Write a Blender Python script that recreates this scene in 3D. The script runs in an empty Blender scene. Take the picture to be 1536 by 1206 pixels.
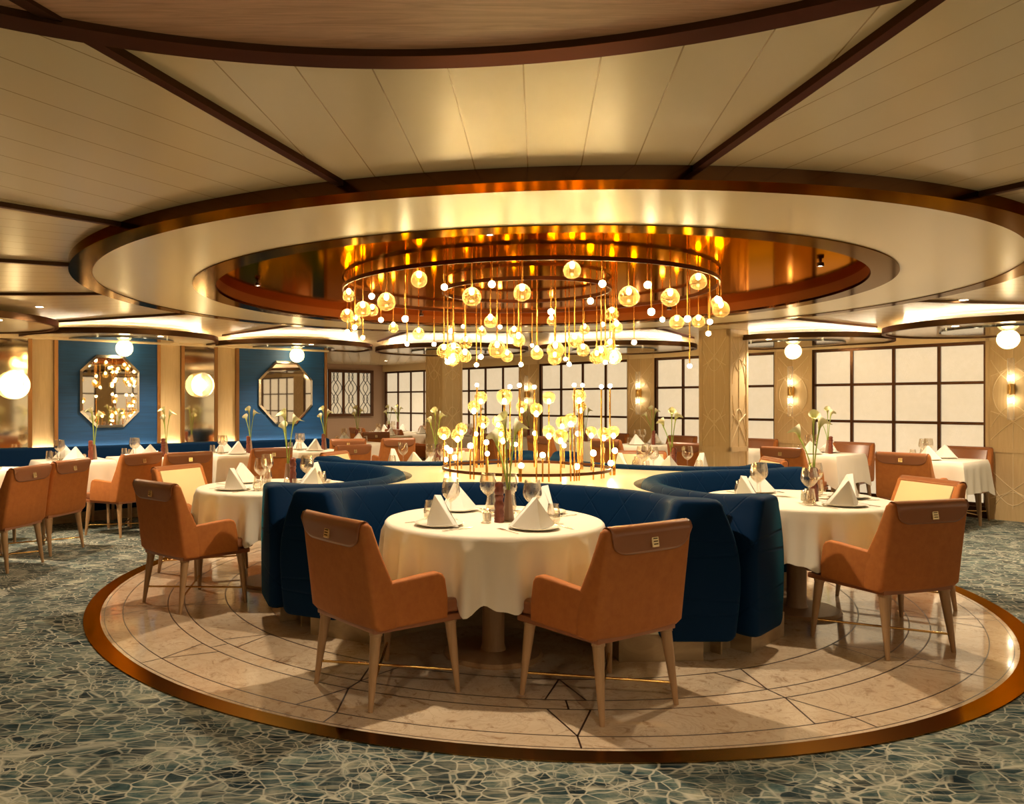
import bpy, bmesh, math, random
from mathutils import Vector, Matrix
S = bpy.context.scene
COL = S.collection
PI = math.pi
rnd = random.Random(7)
# ------------------------------------------------------------------ camera
# world origin = the axis of the round marble floor; the camera stands outside it, looking level along +Y
F, PX, PY = 1187.0, 632.0, 602.5
CX, CY, CH = -0.830, -6.30, 1.40
cd = bpy.data.cameras.new('camera'); cam = bpy.data.objects.new('camera', cd); COL.objects.link(cam)
cam.location = (CX, CY, CH); cam.rotation_euler = (PI/2, 0, 0)
cd.sensor_fit = 'HORIZONTAL'; cd.sensor_width = 36.0; cd.lens = 36.0*F/1536.0
cd.shift_x = (768.0-PX)/1536.0; cd.shift_y = 0.0; cd.clip_start = 0.05; cd.clip_end = 100
S.camera = cam
S.view_settings.view_transform = 'Standard'; S.view_settings.look = 'None'
S.view_settings.gamma = 1.0; S.view_settings.use_curve_mapping = False
S.view_settings.exposure = 1.0
S.cycles.max_bounces = 7; S.cycles.diffuse_bounces = 3; S.cycles.glossy_bounces = 4
S.cycles.transmission_bounces = 4; S.cycles.transparent_max_bounces = 14
S.cycles.sample_clamp_indirect = 4.0; S.cycles.caustics_reflective = False; S.cycles.caustics_refractive = False
S.cycles.use_denoising = True
W = bpy.data.worlds.new('world'); S.world = W; W.use_nodes = True
W.node_tree.nodes['Background'].inputs[0].default_value = (1.0, 0.72, 0.42, 1)
W.node_tree.nodes['Background'].inputs[1].default_value = 0.3
WARM = (1.0, 0.70, 0.36)
WARMW = (1.0, 0.80, 0.54)
def light(name, typ, loc, power, color=WARM, size=0.05, rot=(0,0,0), spot=None, blend=0.6):
    l = bpy.data.lights.new(name, typ); l.energy = power; l.color = color
    if typ == 'AREA': l.shape = 'DISK'; l.size = size
    else: l.shadow_soft_size = size
    if typ == 'SPOT': l.spot_size = spot; l.spot_blend = blend
    o = bpy.data.objects.new(name, l); COL.objects.link(o); o.location = loc; o.rotation_euler = rot
    return o
# room frame: u, v axes turned 38 degrees from world
A0 = math.radians(38.0)
UX, UY = math.cos(A0), math.sin(A0)
def uv(u, v): return (u*UX - v*UY, u*UY + v*UX)
def ray_v(px, v):      # point of the wall plane v = const seen at column px
    s = (px-PX)/F
    D = (v + UY*CX - UX*CY)/(UX - UY*s) if False else (v - (-UY*CX + UX*CY))/(UX - UY*s)
    x, y = CX + s*D, CY + D
    return x*UX + y*UY
def ray_u(px, u):
    s = (px-PX)/F
    D = (u - (UX*CX + UY*CY))/(UX*s + UY)
    x, y = CX + s*D, CY + D
    return -x*UY + y*UX
# ------------------------------------------------------------------ materials
MT = {}
def mat(name, col, rough=0.5, metal=0.0, coat=0.0, edge=None, sheen=0.0, sheen_tint=None, emis=0.0, ecol=None, spec=0.5, coat_rough=0.1):
    m = bpy.data.materials.new(name); m.use_nodes = True
    b = m.node_tree.nodes['Principled BSDF']
    b.inputs['Base Color'].default_value = (*col, 1); b.inputs['Roughness'].default_value = rough
    b.inputs['Metallic'].default_value = metal; b.inputs['Coat Weight'].default_value = coat
    b.inputs['Coat Roughness'].default_value = coat_rough
    b.inputs['Specular IOR Level'].default_value = spec
    if edge: b.inputs['Specular Tint'].default_value = (*edge, 1)
    if sheen:
        b.inputs['Sheen Weight'].default_value = sheen; b.inputs['Sheen Roughness'].default_value = 0.3
        b.inputs['Sheen Tint'].default_value = (*(sheen_tint or (1,1,1)), 1)
    if emis:
        b.inputs['Emission Color'].default_value = (*(ecol or col), 1); b.inputs['Emission Strength'].default_value = emis
    MT[name] = m
    return m
class N:               # small node-graph helper
    def __init__(s, m): s.t = m.node_tree; s.b = s.t.nodes['Principled BSDF']
    def new(s, typ, **kw):
        n = s.t.nodes.new(typ)
        for k, v in kw.items(): setattr(n, k, v)
        return n
    def link(s, a, b): s.t.links.new(a, b)
    def math(s, op, a, b=None, c=None, clamp=False):
        n = s.new('ShaderNodeMath', operation=op); n.use_clamp = clamp
        for i, x in enumerate((a, b, c)):
            if x is None: continue
            if isinstance(x, (int, float)): n.inputs[i].default_value = x
            else: s.link(x, n.inputs[i])
        return n.outputs[0]
    def coord(s, which='Object'): return s.new('ShaderNodeTexCoord').outputs[which]
    def map(s, vec, scale=(1,1,1), rot=(0,0,0)):
        n = s.new('ShaderNodeMapping'); s.link(vec, n.inputs[0]); n.inputs['Scale'].default_value = scale; n.inputs['Rotation'].default_value = rot
        return n.outputs[0]
    def noise(s, vec, scale, detail=3, rough=0.5, dist=0.0):
        n = s.new('ShaderNodeTexNoise'); s.link(vec, n.inputs['Vector']); n.inputs['Scale'].default_value = scale
        n.inputs['Detail'].default_value = detail; n.inputs['Roughness'].default_value = rough; n.inputs['Distortion'].default_value = dist
        return n.outputs
    def voro(s, vec, scale, feature='F1', rand=1.0):
        n = s.new('ShaderNodeTexVoronoi', feature=feature); s.link(vec, n.inputs['Vector']); n.inputs['Scale'].default_value = scale
        n.inputs['Randomness'].default_value = rand
        return n.outputs
    def ramp(s, fac, stops):
        n = s.new('ShaderNodeValToRGB'); s.link(fac, n.inputs[0]); e = n.color_ramp.elements
        while len(e) < len(stops): e.new(0.5)
        for i, (p, c) in enumerate(stops): e[i].position = p; e[i].color = (*c, 1) if len(c) == 3 else c
        return n.outputs[0]
    def mix(s, fac, a, b, typ='MIX'):
        n = s.new('ShaderNodeMix', data_type='RGBA', blend_type=typ)
        for sock, x in ((n.inputs[0], fac), (n.inputs[6], a), (n.inputs[7], b)):
            if isinstance(x, (int, float)): sock.default_value = x
            elif isinstance(x, tuple): sock.default_value = (*x, 1) if len(x) == 3 else x
            else: s.link(x, sock)
        return n.outputs[2]
    def bump(s, h, strength=0.3, dist=0.01):
        n = s.new('ShaderNodeBump'); s.link(h, n.inputs['Height']); n.inputs['Strength'].default_value = strength; n.inputs['Distance'].default_value = dist
        s.link(n.outputs[0], s.b.inputs['Normal'])
    def color(s, c): s.link(c, s.b.inputs['Base Color'])
def wood(name, c1, c2, scale=(30, 30, 2.0), rough=0.4, bands=None, amp=2.0):
    m = mat(name, c1, rough); g = N(m); v = g.map(g.coord(), scale)
    n = g.noise(v, 1.0, 4, 0.6, amp)[0]
    g.color(g.ramp(n, [(0.3, c1), (0.7, c2)]))
    g.bump(n, 0.05, 0.002)
    return m
wood('oak', (0.74, 0.54, 0.29), (0.66, 0.46, 0.23))
wood('oak_leg', (0.46, 0.28, 0.145), (0.38, 0.22, 0.105), (40, 40, 3))
wood('wood_disc', (0.74, 0.42, 0.255), (0.50, 0.26, 0.145), (3, 40, 40), 0.42)
wood('mill_wood', (0.25, 0.06, 0.03), (0.12, 0.028, 0.018), (60, 60, 8), 0.3)
wood('plinth_wood', (0.42, 0.30, 0.16), (0.28, 0.19, 0.10), (4, 4, 8), 0.3)
mat('bronze', (0.085, 0.043, 0.020), 0.35, 0.8, edge=(0.40, 0.29, 0.19))
mat('bronze_polished', (0.13, 0.066, 0.030), 0.13, 1.0, edge=(0.44, 0.33, 0.22))
mat('brass', (0.75, 0.47, 0.16), 0.22, 1.0)
mat('brass_floor', (0.26, 0.135, 0.045), 0.24, 1.0, edge=(0.42, 0.28, 0.14))
mat('gold_rod', (0.80, 0.42, 0.10), 0.25, 1.0)
mat('plinth_stone', (0.36, 0.27, 0.16), 0.3)
mat('bronze_gold', (0.30, 0.15, 0.055), 0.35, 0.9)
mat('window_bronze', (0.09, 0.038, 0.016), 0.3, 0.7)
mat('dark_ring', (0.11, 0.04, 0.018), 0.3, 0.9)
mat('copper_mirror', (0.42, 0.17, 0.045), 0.09, 1.0, edge=(0.65, 0.34, 0.10))
mat('mirror_glass', (0.80, 0.72, 0.62), 0.02, 1.0)
mat('mirror_strip', (0.86, 0.74, 0.52), 0.06, 1.0)
mat('steel', (0.75, 0.68, 0.58), 0.18, 1.0)
mat('frame_dark', (0.045, 0.022, 0.014), 0.35, 0.3)
mat('porcelain', (0.86, 0.80, 0.70), 0.12, coat=0.4)
mat('cream_leather', (0.80, 0.62, 0.33), 0.4)
mat('leather', (0.32, 0.115, 0.045), 0.33, coat=0.25, coat_rough=0.25)
mat('leather_pipe', (0.28, 0.10, 0.04), 0.4)
mat('napkin', (0.86, 0.82, 0.76), 0.85)
mat('stem_green', (0.30, 0.40, 0.06), 0.5)
mat('vase_taupe', (0.36, 0.23, 0.16), 0.4)
mat('salt_white', (0.8, 0.76, 0.66), 0.4)
mat('inlay', (0.045, 0.022, 0.014), 0.3)
mat('buckle', (0.80, 0.62, 0.34), 0.3, 1.0)
mat('wall_taupe', (0.42, 0.27, 0.18), 0.6)
mat('disc_mirror', (0.16, 0.17, 0.18), 0.1, 0.9)
mat('bulb', (1, 0.8, 0.5), 0.5, emis=50.0, ecol=(1.0, 0.75, 0.35))
mat('bulb_big', (1, 0.8, 0.5), 0.5, emis=22.0, ecol=(1.0, 0.78, 0.42))
mat('sconce_glow', (1, 0.8, 0.5), 0.5, emis=26.0, ecol=(1.0, 0.84, 0.58))
mat('led', (1, 0.8, 0.5), 0.5, emis=40.0, ecol=(1.0, 0.80, 0.52))
mat('led_cove', (1, 0.8, 0.5), 0.5, emis=24.0, ecol=(1.0, 0.86, 0.62))
# cream satin soffit
def cream(name, col, rough=0.3, spec=0.5):
    m = mat(name, col, rough, spec=spec, coat=0.15, coat_rough=0.2)
    return m
cream('soffit', (0.82, 0.68, 0.40), 0.28)
cream('disc_soffit', (0.74, 0.58, 0.36), 0.16)
cream('counter', (0.76, 0.63, 0.40), 0.25)
# upper ceiling: 24-degree sectors of cream boards, seams run along each sector's middle line
m = cream('ceiling_boards', (0.80, 0.64, 0.38), 0.27); g = N(m)
sep = g.new('ShaderNodeSeparateXYZ'); g.link(g.coord(), sep.inputs[0])
ang = g.math('ARCTAN2', sep.outputs[1], sep.outputs[0])
sec = math.radians(24); off = math.radians(-110.4)
loc = g.math('SUBTRACT', g.math('FLOORED_MODULO', g.math('SUBTRACT', ang, off), sec), sec/2)
rr = g.math('SQRT', g.math('ADD', g.math('MULTIPLY', sep.outputs[0], sep.outputs[0]), g.math('MULTIPLY', sep.outputs[1], sep.outputs[1])))
lat = g.math('MULTIPLY', rr, g.math('SINE', loc))
fr = g.math('ABSOLUTE', g.math('SUBTRACT', g.math('FLOORED_MODULO', g.math('ADD', lat, 50.04), 0.20), 0.10))
line = g.math('LESS_THAN', fr, 0.0022)
g.color(g.mix(line, (0.80, 0.64, 0.38), (0.42, 0.28, 0.13)))
g.bump(g.math('SUBTRACT', 1.0, line), 0.6, 0.003)
# marble
m = mat('marble', (0.62, 0.48, 0.34), 0.09, spec=0.6, coat=0.4, coat_rough=0.03); g = N(m); v = g.coord()
n1 = g.noise(v, 1.6, 5, 0.6, 0.8)[0]; n2 = g.noise(v, 9.0, 6, 0.65, 1.6)[0]
vein = g.math('ABSOLUTE', g.math('SUBTRACT', g.noise(v, 4.5, 7, 0.7, 2.4)[0], 0.5))
base = g.ramp(n1, [(0.3, (0.80, 0.66, 0.50)), (0.7, (0.64, 0.47, 0.32))])
spk = g.ramp(n2, [(0.57, (0, 0, 0)), (0.68, (1, 1, 1))])
c = g.mix(g.math('MULTIPLY', spk, 0.75), base, (0.34, 0.20, 0.11))
c = g.mix(g.ramp(vein, [(0.0, (0.35, 0.35, 0.35)), (0.035, (0, 0, 0))]), c, (0.42, 0.27, 0.16))
g.color(c)
# carpet: teal ground, cream crackle net, feathered fans
m = mat('carpet', (0.05, 0.08, 0.08), 0.95, spec=0.1); g = N(m); v0 = g.coord()
dn = g.new('ShaderNodeVectorMath', operation='MULTIPLY_ADD'); g.link(g.noise(v0, 3.0, 3)[1], dn.inputs[0]); dn.inputs[1].default_value = (0.16, 0.16, 0); g.link(v0, dn.inputs[2])
v = dn.outputs[0]
cv = g.map(v, (1, 1.35, 1), (0, 0, 0.5)); e1 = g.voro(cv, 12.5, 'DISTANCE_TO_EDGE')[0]; cellc = g.voro(cv, 12.5)[1]
e2 = g.voro(g.map(v, (0.7, 2.6, 1), (0, 0, 0.45)), 3.4, 'DISTANCE_TO_EDGE')[0]
e3 = g.voro(g.map(v, (1.5, 1, 1), (0, 0, 1.0)), 17.0, 'DISTANCE_TO_EDGE')[0]
L1 = g.ramp(e1, [(0.0, (0.95, 0.95, 0.95)), (0.035, (0.6, 0.6, 0.6)), (0.06, (0, 0, 0))])
L2 = g.ramp(e2, [(0.0, (0.9, 0.9, 0.9)), (0.022, (0, 0, 0))])
L3 = g.ramp(e3, [(0.0, (0.8, 0.8, 0.8)), (0.07, (0, 0, 0))])
# fans: for each big cell, fine spokes about the cell's point
vo = g.new('ShaderNodeTexVoronoi', feature='F1'); g.link(v0, vo.inputs['Vector']); vo.inputs['Scale'].default_value = 1.25
dv = g.new('ShaderNodeVectorMath', operation='SUBTRACT'); g.link(v0, dv.inputs[0]); g.link(vo.outputs['Position'], dv.inputs[1])
sp = g.new('ShaderNodeSeparateXYZ'); g.link(dv.outputs[0], sp.inputs[0])
th = g.math('ARCTAN2', sp.outputs[1], sp.outputs[0])
wob = g.math('MULTIPLY', g.noise(v0, 9.0, 2)[0], 4.0)
spoke = g.math('SINE', g.math('ADD', g.math('MULTIPLY', th, 34.0), wob))
spoke = g.math('GREATER_THAN', spoke, 0.25)
dist = vo.outputs['Distance']
ring = g.ramp(g.math('SINE', g.math('MULTIPLY', dist, 38.0)), [(0.35, (0, 0, 0)), (0.6, (1, 1, 1))])
near = g.ramp(dist, [(0.05, (0, 0, 0)), (0.09, (1, 1, 1)), (0.40, (1, 1, 1)), (0.50, (0, 0, 0))])
patch = g.ramp(g.noise(v0, 2.2, 2)[0], [(0.44, (0, 0, 0)), (0.56, (1, 1, 1))])
fan = g.math('MULTIPLY', g.math('MULTIPLY', g.math('MULTIPLY', spoke, ring), near), patch)
netm = g.ramp(g.noise(v0, 2.9, 3)[0], [(0.34, (0.25, 0.25, 0.25)), (0.50, (1, 1, 1))])
finem = g.ramp(g.noise(g.map(v0, (1, 1, 1), (0, 0, 2)), 3.7, 2)[0], [(0.5, (0, 0, 0)), (0.62, (1, 1, 1))])
net = g.math('MAXIMUM', g.math('MULTIPLY', L1, netm), L2)
net = g.math('MAXIMUM', net, g.math('MULTIPLY', L3, finem))
allm = g.math('MAXIMUM', g.math('MULTIPLY', net, g.math('SUBTRACT', 1.0, g.math('MULTIPLY', patch, 0.35))), fan)
tone = g.ramp(g.noise(v0, 5.0, 5, 0.65)[0], [(0.34, (0.012, 0.028, 0.036)), (0.46, (0.040, 0.072, 0.080)), (0.56, (0.115, 0.145, 0.135)), (0.68, (0.28, 0.28, 0.23))])
sc_ = g.new('ShaderNodeSeparateColor'); g.link(cellc, sc_.inputs[0])
tone = g.mix(1.0, tone, g.ramp(sc_.outputs[0], [(0.0, (0.30, 0.34, 0.40)), (0.5, (0.85, 0.88, 0.9)), (1.0, (1.7, 1.6, 1.45))]), 'MULTIPLY')
str_ = g.noise(g.map(v0, (4, 60, 1), (0, 0, 0.5)), 1.0, 3)[0]
tone = g.mix(g.math('MULTIPLY', g.ramp(str_, [(0.5, (0, 0, 0)), (0.62, (1, 1, 1))]), 0.45), tone, (0.34, 0.32, 0.24))
g.color(g.mix(allm, tone, (0.52, 0.50, 0.41)))
g.bump(g.noise(v0, 260.0, 2)[0], 0.35, 0.004)
# fabrics
m = mat('orange_fabric', (0.42, 0.12, 0.025), 0.75, sheen=0.15, sheen_tint=(1, 0.6, 0.3)); g = N(m); v = g.coord()
c = g.ramp(g.noise(v, 22, 4, 0.7)[0], [(0.3, (0.42, 0.130, 0.022)), (0.7, (0.52, 0.175, 0.032))])
wv = g.noise(v, 420, 2)[0]
g.color(g.mix(g.math('MULTIPLY', wv, 0.35), c, (0.34, 0.09, 0.02))); g.bump(wv, 0.15, 0.001)
m = mat('velvet', (0.0003, 0.0145, 0.052), 0.7, sheen=0.085, sheen_tint=(0.0, 0.50, 0.66), spec=0.08); g = N(m); v = g.coord()
sep = g.new('ShaderNodeSeparateXYZ'); g.link(v, sep.inputs[0])
ang = g.math('ARCTAN2', sep.outputs[1], sep.outputs[0])
def dia(sign):
    t = g.math('ADD', g.math('MULTIPLY', ang, 4.2), g.math('MULTIPLY', sep.outputs[2], 3.2*sign))
    return g.math('ABSOLUTE', g.math('SUBTRACT', g.math('FLOORED_MODULO', t, 1.0), 0.5))
ln = g.math('MINIMUM', dia(1), dia(-1))
g.bump(g.ramp(ln, [(0.0, (0, 0, 0)), (0.035, (1, 1, 1))]), 0.5, 0.006)
m = mat('velvet_plain', (0.0003, 0.0145, 0.052), 0.7, sheen=0.085, sheen_tint=(0.0, 0.50, 0.66), spec=0.08)
m = mat('blue_panel', (0.003, 0.055, 0.20), 0.6); g = N(m); v = g.coord()
g.color(g.ramp(g.noise(g.map(v, (3, 3, 60)), 1.0, 3)[0], [(0.3, (0.002, 0.070, 0.22)), (0.7, (0.0015, 0.048, 0.16))]))
m = mat('tablecloth', (0.84, 0.76, 0.64), 0.8, sheen=0.1); g = N(m)
g.bump(g.noise(g.coord(), 7, 3)[0], 0.15, 0.02)
# backlit frosted window panes: a shade with a faint sparkle pattern
m = mat('lit_pane', (0.45, 0.38, 0.30), 0.4); g = N(m); v = g.coord()
pat = g.noise(v, 14, 5, 0.7)[0]; vv = g.voro(v, 95)[0]
dots = g.math('MULTIPLY', g.math('LESS_THAN', vv, 0.22), g.ramp(g.noise(v, 3.3, 3)[0], [(0.5, (0, 0, 0)), (0.62, (1, 1, 1))]))
ec = g.mix(dots, g.ramp(pat, [(0.3, (0.88, 0.69, 0.42)), (0.7, (1.0, 0.80, 0.52))]), (1.35, 1.12, 0.78))
g.link(ec, g.b.inputs['Emission Color']); g.b.inputs['Emission Strength'].default_value = 0.36
# thin clear glass: see-through with a bright rim
def glass(name, tint=(1, 1, 1), body=0.04, rim=0.75, rough=0.02, trans=0.0, glow=(1.0, 0.72, 0.30)):
    m = bpy.data.materials.new(name); m.use_nodes = True; t = m.node_tree; t.nodes.clear(); MT[name] = m
    out = t.nodes.new('ShaderNodeOutputMaterial'); tr = t.nodes.new('ShaderNodeBsdfTransparent'); gl = t.nodes.new('ShaderNodeBsdfGlossy')
    lw = t.nodes.new('ShaderNodeLayerWeight'); mx = t.nodes.new('ShaderNodeMixShader'); mr = t.nodes.new('ShaderNodeMapRange')
    lw.inputs[0].default_value = 0.35
    tr.inputs[0].default_value = (*tint, 1); gl.inputs[0].default_value = (1, 0.95, 0.85, 1); gl.inputs['Roughness'].default_value = rough
    t.links.new(lw.outputs['Facing'], mr.inputs[0]); mr.inputs[1].default_value = 0.0; mr.inputs[2].default_value = 1.0
    mr.inputs[3].default_value = body; mr.inputs[4].default_value = rim
    t.links.new(mr.outputs[0], mx.inputs[0]); t.links.new(tr.outputs[0], mx.inputs[1])
    if trans:
        tl = t.nodes.new('ShaderNodeBsdfTranslucent'); tl.inputs[0].default_value = (*glow, 1)
        m2 = t.nodes.new('ShaderNodeMixShader'); m2.inputs[0].default_value = trans
        t.links.new(gl.outputs[0], m2.inputs[1]); t.links.new(tl.outputs[0], m2.inputs[2]); t.links.new(m2.outputs[0], mx.inputs[2])
    else: t.links.new(gl.outputs[0], mx.inputs[2])
    t.links.new(mx.outputs[0], out.inputs[0])
glass('glass', (0.97, 0.95, 0.92), 0.05, 0.9)
glass('globe_glass', (1.0, 0.88, 0.58), 0.10, 0.55, 0.08, 0.75)
glass('lamp_glass', (1.0, 0.95, 0.82), 0.30, 0.8, 0.05, 0.5, (1.0, 0.86, 0.62))
glass('tube_glass', (1.0, 0.98, 0.92), 0.28, 0.75, 0.05, 0.6, (1.0, 0.93, 0.80))
# calla lily bloom
m = mat('lily', (0.84, 0.78, 0.50), 0.5); g = N(m); sp = g.new('ShaderNodeSeparateXYZ'); g.link(g.coord('Generated'), sp.inputs[0])
g.color(g.ramp(sp.outputs[2], [(0.15, (0.42, 0.46, 0.08)), (0.75, (0.88, 0.82, 0.60))]))
# lattice glass (far window with leaded pattern)
m = mat('lattice_pane', (0.55, 0.45, 0.28), 0.4, emis=0.22, ecol=(0.9, 0.75, 0.5))
# ------------------------------------------------------------------ mesh helpers
class MB:
    def __init__(s): s.v = []; s.f = []
    def add(s, vs, fs, M=None):
        b = len(s.v)
        s.v += [tuple(M @ Vector(p)) for p in vs] if M is not None else [tuple(p) for p in vs]
        s.f += [tuple(i+b for i in f) for f in fs]; return s
    def box(s, x0, x1, y0, y1, z0, z1, r=0.0, seg=2, M=None):
        if r <= 0:
            vs = [(x, y, z) for z in (z0, z1) for y in (y0, y1) for x in (x0, x1)]
            return s.add(vs, [(0,2,3,1), (4,5,7,6), (0,1,5,4), (2,6,7,3), (0,4,6,2), (1,3,7,5)], M)
        bm = bmesh.new(); bmesh.ops.create_cube(bm, size=1)
        for v in bm.verts: v.co = Vector(((x0+x1)/2+v.co.x*(x1-x0), (y0+y1)/2+v.co.y*(y1-y0), (z0+z1)/2+v.co.z*(z1-z0)))
        bmesh.ops.bevel(bm, geom=bm.edges[:], offset=r, segments=seg, profile=0.5, affect='EDGES')
        return s.bm(bm, M)
    def bm(s, bm, M=None):
        bm.verts.index_update()
        s.add([v.co.copy() for v in bm.verts], [tuple(v.index for v in f.verts) for f in bm.faces], M); bm.free(); return s
    def prism(s, pts, a, b, axis='x', r=0.0, seg=3, M=None):   # 2D outline (p, q) pushed from a to b
        def P(p, q, t): return {'x': (t, p, q), 'y': (p, t, q), 'z': (p, q, t)}[axis]
        bm = bmesh.new(); v0 = [bm.verts.new(P(p, q, a)) for p, q in pts]; v1 = [bm.verts.new(P(p, q, b)) for p, q in pts]
        n = len(pts); bm.faces.new(v0); bm.faces.new(v1[::-1])
        for i in range(n): bm.faces.new((v0[i], v1[i], v1[(i+1) % n], v0[(i+1) % n]))
        bmesh.ops.recalc_face_normals(bm, faces=bm.faces[:])
        if r > 0:
            caps = [e for e in bm.edges if abs(sum((P(0, 0, 1)[k])*(e.verts[0].co[k]-e.verts[1].co[k]) for k in range(3))) < 1e-6]
            bmesh.ops.bevel(bm, geom=caps, offset=r, segments=seg, profile=0.5, affect='EDGES', clamp_overlap=True)
        return s.bm(bm, M)
    def lathe(s, prof, n=24, M=None, cap=True):
        vs = []; fs = []; k = len(prof)
        for i in range(n):
            a = 2*PI*i/n
            for r, z in prof: vs.append((r*math.cos(a), r*math.sin(a), z))
        for i in range(n):
            j = (i+1) % n
            for q in range(k-1): fs.append((i*k+q, j*k+q, j*k+q+1, i*k+q+1))
        if cap:
            if prof[0][0] > 1e-6: fs.append(tuple(i*k for i in range(n))[::-1])
            if prof[-1][0] > 1e-6: fs.append(tuple(i*k+k-1 for i in range(n)))
        return s.add(vs, fs, M)
    def tube(s, pts, r, n=8, M=None, cap=True):
        pts = [Vector(p) for p in pts]; rs = r if isinstance(r, (list, tuple)) else [r]*len(pts)
        vs = []; fs = []; up = Vector((0, 0, 1))
        t0 = (pts[1]-pts[0]).normalized()
        a = t0.orthogonal().normalized()
        for i, p in enumerate(pts):
            t = (pts[min(i+1, len(pts)-1)]-pts[max(i-1, 0)]).normalized()
            a = (a - t*a.dot(t)).normalized(); b = t.cross(a)
            for k in range(n):
                c = 2*PI*k/n; vs.append(p + (a*math.cos(c)+b*math.sin(c))*rs[i])
        for i in range(len(pts)-1):
            for k in range(n):
                j = (k+1) % n; fs.append((i*n+k, i*n+j, (i+1)*n+j, (i+1)*n+k))
        if cap: fs.append(tuple(range(n))[::-1]); fs.append(tuple((len(pts)-1)*n+k for k in range(n)))
        return s.add(vs, fs, M)
    def sweep(s, rings, closed_path=False, cap=True):   # rings: list of lists of points, same count, closed cross-section
        k = len(rings[0]); n = len(rings); vs = [p for r in rings for p in r]; fs = []
        for i in range(n if closed_path else n-1):
            j = (i+1) % n
            for q in range(k): fs.append((i*k+q, i*k+(q+1) % k, j*k+(q+1) % k, j*k+q))
        if cap and not closed_path: fs.append(tuple(range(k))[::-1]); fs.append(tuple((n-1)*k+q for q in range(k)))
        return s.add(vs, fs)
    def ring(s, r0, r1, z0, z1, n=96, a0=0, a1=2*PI):    # flat band of rectangular section round the z axis
        full = abs(a1-a0-2*PI) < 1e-6; m = n if full else n+1
        rings = []
        for i in range(m):
            a = a0+(a1-a0)*i/n; c, q = math.cos(a), math.sin(a)
            rings.append([(r0*c, r0*q, z0), (r1*c, r1*q, z0), (r1*c, r1*q, z1), (r0*c, r0*q, z1)])
        return s.sweep(rings, closed_path=full)
    def sphere(s, c, r, n=16, m=10, M=None):
        prof = [(max(r*math.sin(PI*i/m), 0.0), -r*math.cos(PI*i/m)) for i in range(m+1)]
        prof[0] = (1e-5, -r); prof[-1] = (1e-5, r)
        T = Matrix.Translation(c); return s.lathe(prof, n, (M @ T) if M is not None else T, cap=False)
    def build(s, name, m, parent=None, loc=None, rotz=0.0, smooth=35, mesh=None):
        me = bpy.data.meshes.new(name); me.from_pydata(s.v, [], s.f)
        me.validate(); me.update()
        bm = bmesh.new(); bm.from_mesh(me); bmesh.ops.recalc_face_normals(bm, faces=bm.faces[:]); bm.to_mesh(me); bm.free()
        if smooth: me.shade_smooth(); me.set_sharp_from_angle(angle=math.radians(smooth))
        me.materials.append(MT[m]); o = bpy.data.objects.new(name, me); COL.objects.link(o)
        if parent is not None: o.parent = parent
        if loc is not None: o.location = loc
        if rotz: o.rotation_euler = (0, 0, rotz)
        return o
def ob(name, me, parent=None, loc=(0,0,0), rotz=0.0):
    o = bpy.data.objects.new(name, me); COL.objects.link(o); o.parent = parent; o.location = loc; o.rotation_euler = (0, 0, rotz); return o
def tag(o, label, cat, group=None):
    o['label'] = label; o['category'] = cat
    if group: o['group'] = group
    return o
def thing(name, label, cat, loc=(0,0,0), rotz=0.0, group=None):
    o = bpy.data.objects.new(name, None); o.empty_display_size = 0.05; COL.objects.link(o); o.location = loc; o.rotation_euler = (0, 0, rotz)
    return tag(o, label, cat, group)
def struct(o): o['kind'] = 'structure'; return o
KIDS = {}
def dup(root, loc, rotz, label, group=None):
    def cp(o, par):
        c = o.copy(); COL.objects.link(c); c.parent = par
        for ch in KIDS.get(o.name, []) or [x for x in o.children]: cp(ch, c)
        return c
    r = cp(root, None); r.location = loc; r.rotation_euler = (0, 0, rotz); r['label'] = label
    if group: r['group'] = group
    return r
class Proto:       # the first placement moves the original, every later one copies it
    def __init__(s, make, group=None): s.make = make; s.o = None; s.used = False; s.group = group
    def put(s, loc, rotz, label, group=None):
        if s.o is None: s.o = s.make(); cache(s.o)
        if not s.used:
            s.used = True; s.o.location = loc; s.o.rotation_euler = (0, 0, rotz); s.o['label'] = label
            if group: s.o['group'] = group
            return s.o
        return dup(s.o, loc, rotz, label, group)
def cache(o):
    pass
def rot2(x, y, a): return (x*math.cos(a)-y*math.sin(a), x*math.sin(a)+y*math.cos(a))
D2R = math.radians
# ------------------------------------------------------------------ setting
ZC, ZS, ZM = 2.292, 2.237, 2.335         # upper ceiling, central soffit
# carpet floor (with the round marble floor set in it)
b = MB(); n = 128
vs = [(3.24*math.cos(2*PI*i/n), 3.24*math.sin(2*PI*i/n), 0) for i in range(n)] + [(24*math.cos(2*PI*i/n), 24*math.sin(2*PI*i/n), 0) for i in range(n)]
b.add(vs, [(i, (i+1) % n, n+(i+1) % n, n+i) for i in range(n)])
# keep the outer edge well outside the walls
struct(b.build('floor', 'carpet', smooth=0))
b = MB(); b.lathe([(1e-4, -0.03), (3.14, -0.03), (3.14, 0.004), (1e-4, 0.004)], 128, cap=False)
fl = struct(b.build('floor_marble', 'marble', smooth=30))
b = MB(); b.ring(3.14, 3.24, -0.03, 0.006, 160)
struct(b.build('trim_1', 'brass_floor', smooth=30))
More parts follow.
